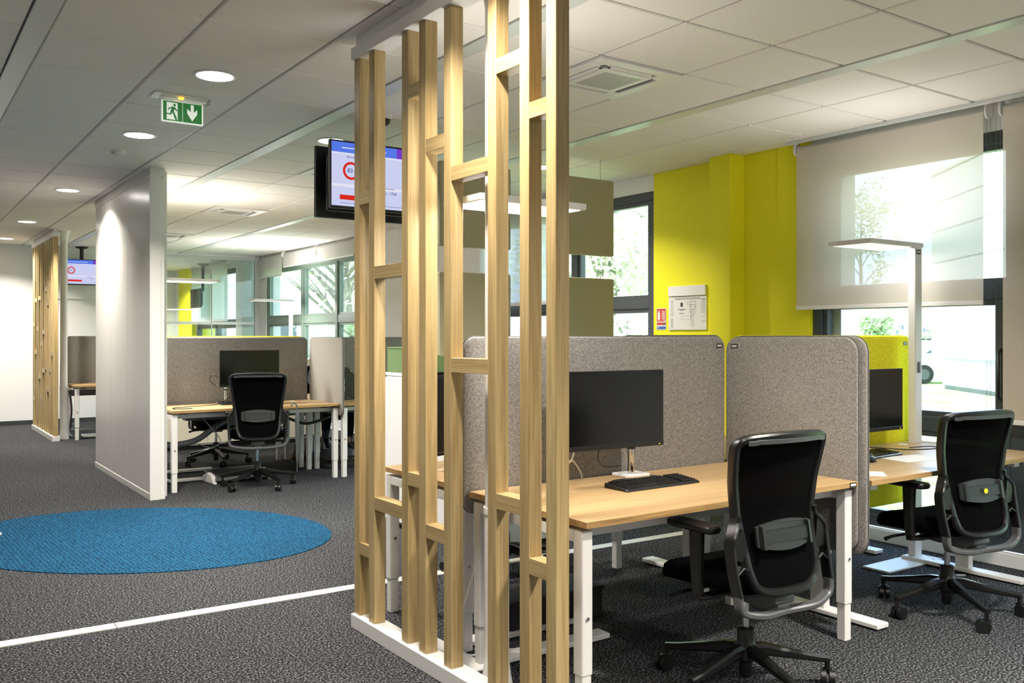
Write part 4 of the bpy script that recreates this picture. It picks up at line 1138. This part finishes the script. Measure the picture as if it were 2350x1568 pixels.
# black cable box on the far left desk front
t = thing('cable_basket', 'black cable basket under the edge of the far left desk', 'basket', (2.4, 13.55, .60), 0)
q = MB(); q.box(-.3, .35, -.05, .05, 0, .012).box(-.3, .35, -.05, -.042, .012, .08).box(-.3, .35, .042, .05, .012, .08); q.build('tray', 'black', t, .003); 
for s in (-.25, .3): MB().box(s - .008, s + .008, -.05, .05, .08, .115).build('hanger', 'black', t)

# ================================================================== SEATED PERSON
def skin_mesh(name, pts, edges, root, m, parent, sub=2):
    me = bpy.data.meshes.new(name); me.from_pydata([p[:3] for p in pts], edges, [])
    o = bpy.data.objects.new(name, me); col.objects.link(o)
    o.modifiers.new('s', 'SKIN'); ss = o.modifiers.new('u', 'SUBSURF'); ss.levels = sub; ss.render_levels = sub
    if not me.skin_vertices: me.attributes
    for i, p in enumerate(pts):
        sv = me.skin_vertices[0].data[i]; r = p[3]; sv.radius = r if isinstance(r, tuple) else (r, r); sv.use_root = (i == root)
    dg = bpy.context.evaluated_depsgraph_get(); dg.update()
    nm = bpy.data.meshes.new_from_object(o.evaluated_get(dg)); bpy.data.objects.remove(o)
    nm.polygons.foreach_set('use_smooth', [True] * len(nm.polygons))
    return link(name, nm, m, parent)
t = thing('person', 'seated person in black trousers and black and white sneakers behind the screens', 'person', (4.46, 10.42, 0), 0)
# body faces -Y; local coordinates, seat at .50
B = [(0, 0, .57, .13), (0, .0, .72, (.14, .11)), (0, -.01, .90, (.16, .11)), (0, -.03, 1.02, (.15, .09)), (0, -.045, 1.10, .05), (0, -.06, 1.14, .048),
     (.09, -.03, .575, .09), (.11, -.25, .57, .078), (.10, -.46, .53, .06), (.06, -.56, .30, .05), (.03, -.60, .13, .036),
     (-.09, -.03, .575, .09), (-.13, -.22, .57, .078), (-.16, -.40, .53, .06), (-.15, -.36, .30, .05), (-.16, -.33, .17, .036),
     (.18, -.02, 1.0, .055), (.22, -.06, .86, .045), (.21, -.26, .80, .036), (.17, -.42, .79, .028),
     (-.18, -.02, 1.0, .055), (-.22, -.06, .86, .045), (-.21, -.26, .80, .036), (-.17, -.42, .79, .028)]
E_ = [(0, 1), (1, 2), (2, 3), (3, 4), (4, 5), (0, 6), (6, 7), (7, 8), (8, 9), (9, 10), (0, 11), (11, 12), (12, 13), (13, 14), (14, 15), (3, 16), (16, 17), (17, 18), (18, 19), (3, 20), (20, 21), (21, 22), (22, 23)]
skin_mesh('body', B, E_, 0, 'shirt', t)
TR = [(0, 0, .55, .14), (.09, -.03, .575, .1), (.11, -.25, .57, .086), (.10, -.46, .535, .068), (.065, -.55, .34, .058), (.04, -.59, .22, .05), (-.09, -.03, .575, .1), (-.13, -.22, .57, .086), (-.16, -.40, .535, .068), (-.15, -.365, .34, .058), (-.155, -.345, .26, .05)]
skin_mesh('trousers', TR, [(0, 1), (1, 2), (2, 3), (3, 4), (4, 5), (0, 6), (6, 7), (7, 8), (8, 9), (9, 10)], 0, 'trouser', t)
skin_mesh('ankle', [(.035, -.595, .24, .032), (.03, -.60, .15, .034)], [(0, 1)], 0, 'skin', t)
skin_mesh('ankle', [(-.155, -.345, .28, .032), (-.16, -.335, .19, .034)], [(0, 1)], 0, 'skin', t)
# head with face and hair
hd = MB(); rings = []
for i in range(13):
    a = -PI / 2 + PI * i / 12; rr = math.cos(a); z = 1.255 + .115 * math.sin(a)
    ch = .85 if i < 5 else 1
    rings.append([(.075 * rr * ch * math.cos(q) + 0, -.075 + (.095 * rr * math.sin(q)) * ch - (.012 if i < 4 else 0), z) for q in [2 * PI * k / 20 for k in range(20)]])
head = hd.ring_loft(rings).build('head', 'skin', t, smooth=70)
MB().ring_loft([[(-.012, -.165, 1.235), (.012, -.165, 1.235), (.0, -.165, 1.28)], [(-.008, -.188, 1.238), (.008, -.188, 1.238), (0, -.17, 1.275)]]).build('nose', 'skin', head)
for s in (-1, 1):
    MB().lathe([(.001, -.009), (.008, -.005), (.01, 0), (.008, .005), (.001, .009)], (s * .03, -.158, 1.268), 10).build('eye', 'ink', head)
    MB().lathe([(.001, -.03), (.012, -.015), (.014, 0), (.012, .02), (.001, .03)], (s * .078, -.07, 1.25), 10).build('ear', 'skin', head)
MB().box(-.025, .025, -.163, -.155, 1.195, 1.202).build('mouth', 'red', head, .002)
rings = []
for i in range(9):
    a = -.2 + (PI / 2 + .2) * i / 8; rr = math.cos(a); z = 1.262 + .125 * math.sin(a)
    rings.append([(.084 * rr * math.cos(q), -.065 + .1 * rr * math.sin(q) + (.035 if math.sin(q) < -.3 and i < 5 else 0), z) for q in [2 * PI * k / 20 for k in range(20)]])
MB().ring_loft(rings).build('hair', 'hair', t, smooth=70)
for s in (-1, 1):
    q = MB(); q.ring_loft([[(s * .165 + x * .04, -.42 + y, .785 + z * .015) for x, z in ((-1, -1), (1, -1), (1, 1), (-1, 1))] for y in (0, -.09)])
    for k in range(4):
        fx = s * .165 - .03 + .02 * k; q.tube([(fx, -.5, .79), (fx, -.54, .79), (fx, -.575 + .008 * abs(k - 1.5), .775)], [.009, .0085, .007], 6)
    q.tube([(s * .165 - s * .035, -.44, .785), (s * .165 - s * .06, -.48, .785), (s * .165 - s * .06, -.51, .78)], [.011, .01, .008], 6)
    q.build('hand', 'skin', t, smooth=60)
def sneaker(x, y, z, rz):
    m = Matrix.Translation((x, y, z)) @ Matrix.Rotation(rz, 4, 'Z')
    out = catmull([(-.035, .09, 0), (.035, .09, 0), (.042, 0, 0), (.048, -.1, 0), (.03, -.165, 0), (-.03, -.165, 0), (-.045, -.1, 0), (-.04, 0, 0)], 4, True)
    sole = MB().ring_loft([[(p.x, p.y, 0) for p in out], [(p.x, p.y, .028) for p in out]]).xf(m).build('sneaker_sole', 'paper', t, smooth=40)
    rings = []
    for zz, k, dy in ((.028, .95, 0), (.055, .9, .01), (.085, .72, .035), (.12, .52, .055), (.16, .5, .06)):
        rings.append([(p.x * (k if zz < .09 else .85), p.y * k + dy, zz) for p in out])
    up = MB().ring_loft(rings).xf(m).build('sneaker', 'black', t, smooth=50)
    q = MB()
    for k in range(5): q.box(-.022, .022, -.075 + k * .02, -.066 + k * .02, .072 + k * .016, .082 + k * .016)
    q.xf(m).build('laces', 'paper', up)
    MB().prism([(p.x * .93, p.y) for p in out if p.y < -.09], 'z', .03, .055).xf(m).build('toe_cap', 'paper', up, .006)
sneaker(.03, -.62, 0, R(8)); sneaker(-.16, -.37, .05, R(-12))

# ================================================================== OUTSIDE
ground = noisemat('grass', '#7f9a4c', '#c9d692', 1.3, rough=1, detail=8, bump=.4, lo=.3, hi=.7)
M['grass'] = ground
M['gravel'] = noisemat('gravel', '#8f8a86', '#cfcac8', 45, rough=1, bump=.5, detail=5)
M['facade'] = mat('facade_white', '#e6e6e4', .9, spec=0)
M['facade_low'] = mat('facade_grey', '#aeb6c0', .35)
M['bark'] = noisemat('bark', '#6d6558', '#a39a8a', 14, stretch=(1, 1, .25), rough=1, bump=.4)
M['leaf1'] = leafmat('leaf_pale', '#b4c48a', '#f3f6e0')
M['leaf2'] = leafmat('leaf_green', '#84a062', '#dbe6ba')
M['wallfar'] = mat('far_wall_grey', '#c4c8d2', .8)
M['wallbrick'] = mat('far_wall_peach', '#dcc2a6', .8)
M['carw'] = mat('car_white', '#eef0f2', .2)
M['cglass'] = mat('car_glass', '#4a5566', .1)
gz = -.18
gr = struct(MB().box(6.9, 140, -60, 150, gz - .3, gz).build('ground', 'grass'))
struct(MB().box(5.64, 6.9, -60, 150, gz - .3, gz).build('gravel_path', 'gravel'))
# roof overhang / fascia above our own windows keeps the sun off the glass
struct(box('roof', 'wall', (XL - .3, 6.15, YB - .3, 21.4, 3.0, 3.25)))

def blades(n, x0, x1, y0, y1, seed):
    r = random.Random(seed); q = MB()
    for i in range(n):
        x = r.uniform(x0, x1); y = r.uniform(y0, y1); h = r.uniform(.04, .13); a = r.uniform(0, PI); w_ = .012
        dx, dy = math.cos(a) * w_, math.sin(a) * w_; lx, ly = r.uniform(-.05, .05), r.uniform(-.05, .05)
        q.add([(x - dx, y - dy, gz), (x + dx, y + dy, gz), (x + lx, y + ly, gz + h)], [(0, 1, 2)])
    return q
gt = blades(9000, 7.0, 16, -2, 12, 5).build('grass_tufts', 'leaf1'); tag(gt, 'short sunlit grass growing on the lawn outside the windows', 'grass', kind='stuff')

# white industrial building, long face receding
t = thing('office_building', 'white panelled building outside the right hand window', 'building', (26.68, 15.56, gz), math.atan2(-.766, -.643))
# local +X runs along the face towards the camera side, +Y ... face at y=0
Lb = 42
MB().box(0, Lb, 0, 14, .93, 6.52).build('body', 'wallfar', t)
MB().box(.3, Lb, .15, 14, .12, .93).build('plinth_wall', 'facade_low', t)
zz = [.93, 3.82, 4.78, 5.64, 6.52]
for k in range(4):
    for j in range(7):
        MB().box(j * 6 + .012, j * 6 + 5.988, -.05, 0, zz[k] + .03, zz[k + 1] - .03).build('cladding_panel', 'facade', t)
MB().box(-.1, Lb, -.1, 14, 6.52, 6.62).build('coping', 'facade', t)
MB().box(-.05, 0, -.05, 14, .93, 6.52).build('end_wall', 'facade', t)
MB().box(.6, Lb, .1, 14, 0, .12).build('footing', 'dgrey', t)

def tree(label, x, y, h, cr, cz, nleaf, m, seed, trunk_r=.14, branches=9, lsize=.16, squash=1.0, grp='trees outside the windows'):
    r = random.Random(seed)
    t = thing('tree', label, 'tree', (x, y, gz), 0, grp)
    q = MB(); q.tube([(0, 0, 0), (.08, .03, h * .3), (-.05, .06, h * .6), (.05, 0, h * .9)], [trunk_r, trunk_r * .8, trunk_r * .5, .02], 8)
    q.build('trunk', 'bark', t, smooth=60)
    bq = MB(); tips = []
    for k in range(branches):
        a = r.uniform(0, 2 * PI); z0 = r.uniform(.25, .7) * h; L_ = cr * r.uniform(.6, 1.05)
        p = [(0, 0, z0), (math.cos(a) * L_ * .4, math.sin(a) * L_ * .4, z0 + L_ * .35), (math.cos(a) * L_ * .9, math.sin(a) * L_ * .9, z0 + L_ * .75)]
        bq.tube(catmull(p, 3), [.055, .05, .045, .04, .03, .02, .012], 6)
        tips.append(p[2]); 
        for j in range(2):
            b2 = a + r.uniform(-.8, .8); s0 = Vector(p[1]); e = s0 + Vector((math.cos(b2), math.sin(b2), .8)) * L_ * .5
            bq.tube([s0, (s0 + e) / 2 + Vector((0, 0, .05)), e], [.03, .02, .008], 5); tips.append(tuple(e))
    bq.build('branches', 'bark', t, smooth=60)
    lq = MB(); clumps = [(r.gauss(0, cr * .5), r.gauss(0, cr * .5), cz + r.gauss(0, cr * .42 * squash)) for k in range(34)] + tips
    for i in range(nleaf):
        c = clumps[i % len(clumps)]; s = lsize * r.uniform(.6, 1.3)
        p = Vector((c[0] + r.gauss(0, cr * .17), c[1] + r.gauss(0, cr * .17), max(.25, c[2] + r.gauss(0, cr * .17))))
        u = Vector((r.gauss(0, 1), r.gauss(0, 1), r.gauss(0, 1))).normalized(); v = u.orthogonal().normalized()
        lq.add([p - u * s * .5, p + v * s * .28, p + u * s * .5, p - v * s * .28], [(0, 1, 2, 3)])
    tag(lq.build('foliage', m, t), kind='stuff')
    return t
tree('leafy willow like tree filling the window behind the acoustic panels', 11.2, 12.8, 5.6, 2.3, 2.9, 10000, 'leaf1', 11, lsize=.13)
tree('second leafy tree behind the dark framed window', 16.5, 17.0, 7.5, 2.8, 3.6, 9000, 'leaf2', 12, lsize=.15)
tree('bushy tree low behind the dark framed window', 8.35, 9.3, 2.0, .85, .95, 5000, 'leaf1', 13, lsize=.11)
tree('bare branched tree outside the far windows', 10.6, 23.4, 6.8, 2.6, 3.4, 2600, 'leaf1', 14, branches=24, trunk_r=.22, lsize=.14)
tree('leafy tree outside the far windows, left of the bare branched one', 15.5, 34.5, 6.5, 2.6, 3.2, 5000, 'leaf1', 15, lsize=.16)
tree('low green shrub tree outside the far windows', 8.5, 18.2, 1.9, .8, .9, 3000, 'leaf2', 16, lsize=.11)
tree('small young tree left of the car, beyond the lawn', 35.9, 23.75, 3.0, .75, 1.9, 1500, 'leaf2', 17, lsize=.2, trunk_r=.07)
tree('distant tree showing faintly through the beige blind', 74.5, 50.5, 15, 3.0, 13, 3000, 'leaf2', 18, lsize=.4, trunk_r=.25)

# parked car
t = thing('car', 'white parked car at the corner of the white building', 'car', (30.05, 16.87, gz), R(145))
prof = [(-2.1, .35), (-2.12, .75), (-1.9, .92), (-1.25, 1.0), (-.65, 1.42), (.7, 1.45), (1.5, 1.02), (2.05, .9), (2.1, .4)]
MB().prism(prof, 'y', -.85, .85).build('body', 'carw', t, .06, 40, 2)
MB().prism([(-1.12, 1.02), (-.6, 1.37), (.65, 1.39), (1.3, 1.03)], 'y', -.86, .86).build('side_glass', 'cglass', t)
for x in (-1.35, 1.35):
    for s in (-1, 1):
        wv = MB().cyl((x, s * .7, .32), (x, s * .88, .32), .32, n=20).build('wheel', 'rubber', t, smooth=40)
        MB().cyl((x, s * .875, .32), (x, s * .89, .32), .18, n=16).build('rim', 'metal', wv, smooth=40)
# fence, hedge, distant buildings, lamp post
t = thing('fence', 'green slatted fence beyond the parked car', 'fence', (36, 21.3, gz), R(-35))
for k in range(24): MB().box(-3 + k * .25, -3 + k * .25 + .17, -.015, .015, .1, 1.5).build('slat', 'dgrey', t)
for z in (.35, 1.2): MB().box(-3, 3, .015, .05, z, z + .08).build('rail', 'dgrey', t)
def bush(label, x, y, h, r_, seed):
    t = thing('hedge', label, 'hedge', (x, y, gz)); r = random.Random(seed); q = MB()
    for i in range(1800):
        p = Vector((r.gauss(0, r_ * .45), r.gauss(0, r_ * .45), abs(r.gauss(h * .55, h * .25)))); u = Vector((r.gauss(0, 1), r.gauss(0, 1), r.gauss(0, 1))).normalized(); v = u.orthogonal(); s = .13
        q.add([p - u * s, p + v * s * .6, p + u * s, p - v * s * .6], [(0, 1, 2, 3)])
    tag(q.build('foliage', 'leaf2', t), kind='stuff')
    MB().tube([(0, 0, 0), (0, 0, h * .6)], [.05, .02], 6).build('stem', 'bark', t)
bush('round hedge above the green fence', 39.5, 23.6, 1.8, 1.6, 21); bush('low hedge left of the fence', 36.0, 27.0, 1.6, 1.6, 22)
def block(label, x, y, sx, sy, h, rz, m, wins=3):
    t = thing('distant_building', label, 'building', (x, y, gz), rz, 'distant buildings')
    MB().box(-sx / 2, sx / 2, -sy / 2, sy / 2, 0, h).build('wall', m, t); MB().box(-sx / 2 - .2, sx / 2 + .2, -sy / 2 - .2, sy / 2 + .2, h, h + .25).build('roof', 'facade', t)
    for k in range(wins):
        for f in (0, 1):
            x0 = -sx / 2 + (k + .25) * sx / wins; z0 = 1 + f * 2.6
            if z0 + 1.4 < h:
                f_ = MB().box(x0, x0 + sx / wins * .4, -sy / 2 - .06, -sy / 2, z0, z0 + 1.4).build('window_frame', 'facade', t)
                MB().box(x0 + .1, x0 + sx / wins * .4 - .1, -sy / 2 - .08, -sy / 2 - .06, z0 + .1, z0 + 1.3).build('pane', 'cglass', f_)
block('pale grey distant building beyond the young tree', 58.8, 39.5, 8, 4, 4.2, R(-35), 'wallfar')
block('peach fronted distant building right of the young tree', 55.6, 34.5, 3.5, 3, 3.7, R(-35), 'wallbrick', 2)
block('white distant building left behind the lawn', 66.2, 47.5, 10, 6, 5.6, R(-35), 'facade')
block('white house far outside the far windows', 26, 62, 18, 9, 5.0, R(-20), 'facade', 4)
t = thing('street_lamp', 'thin white street lamp beyond the lawn', 'street lamp', (42.4, 26.5, gz))
MB().cyl((0, 0, 0), (0, 0, 2.5), .06, .045, n=10).build('post', 'facade', t); MB().lathe([(.05, 2.5), (.35, 2.55), (.3, 2.62), (.05, 2.68)], n=16).build('lantern', 'facade', t)
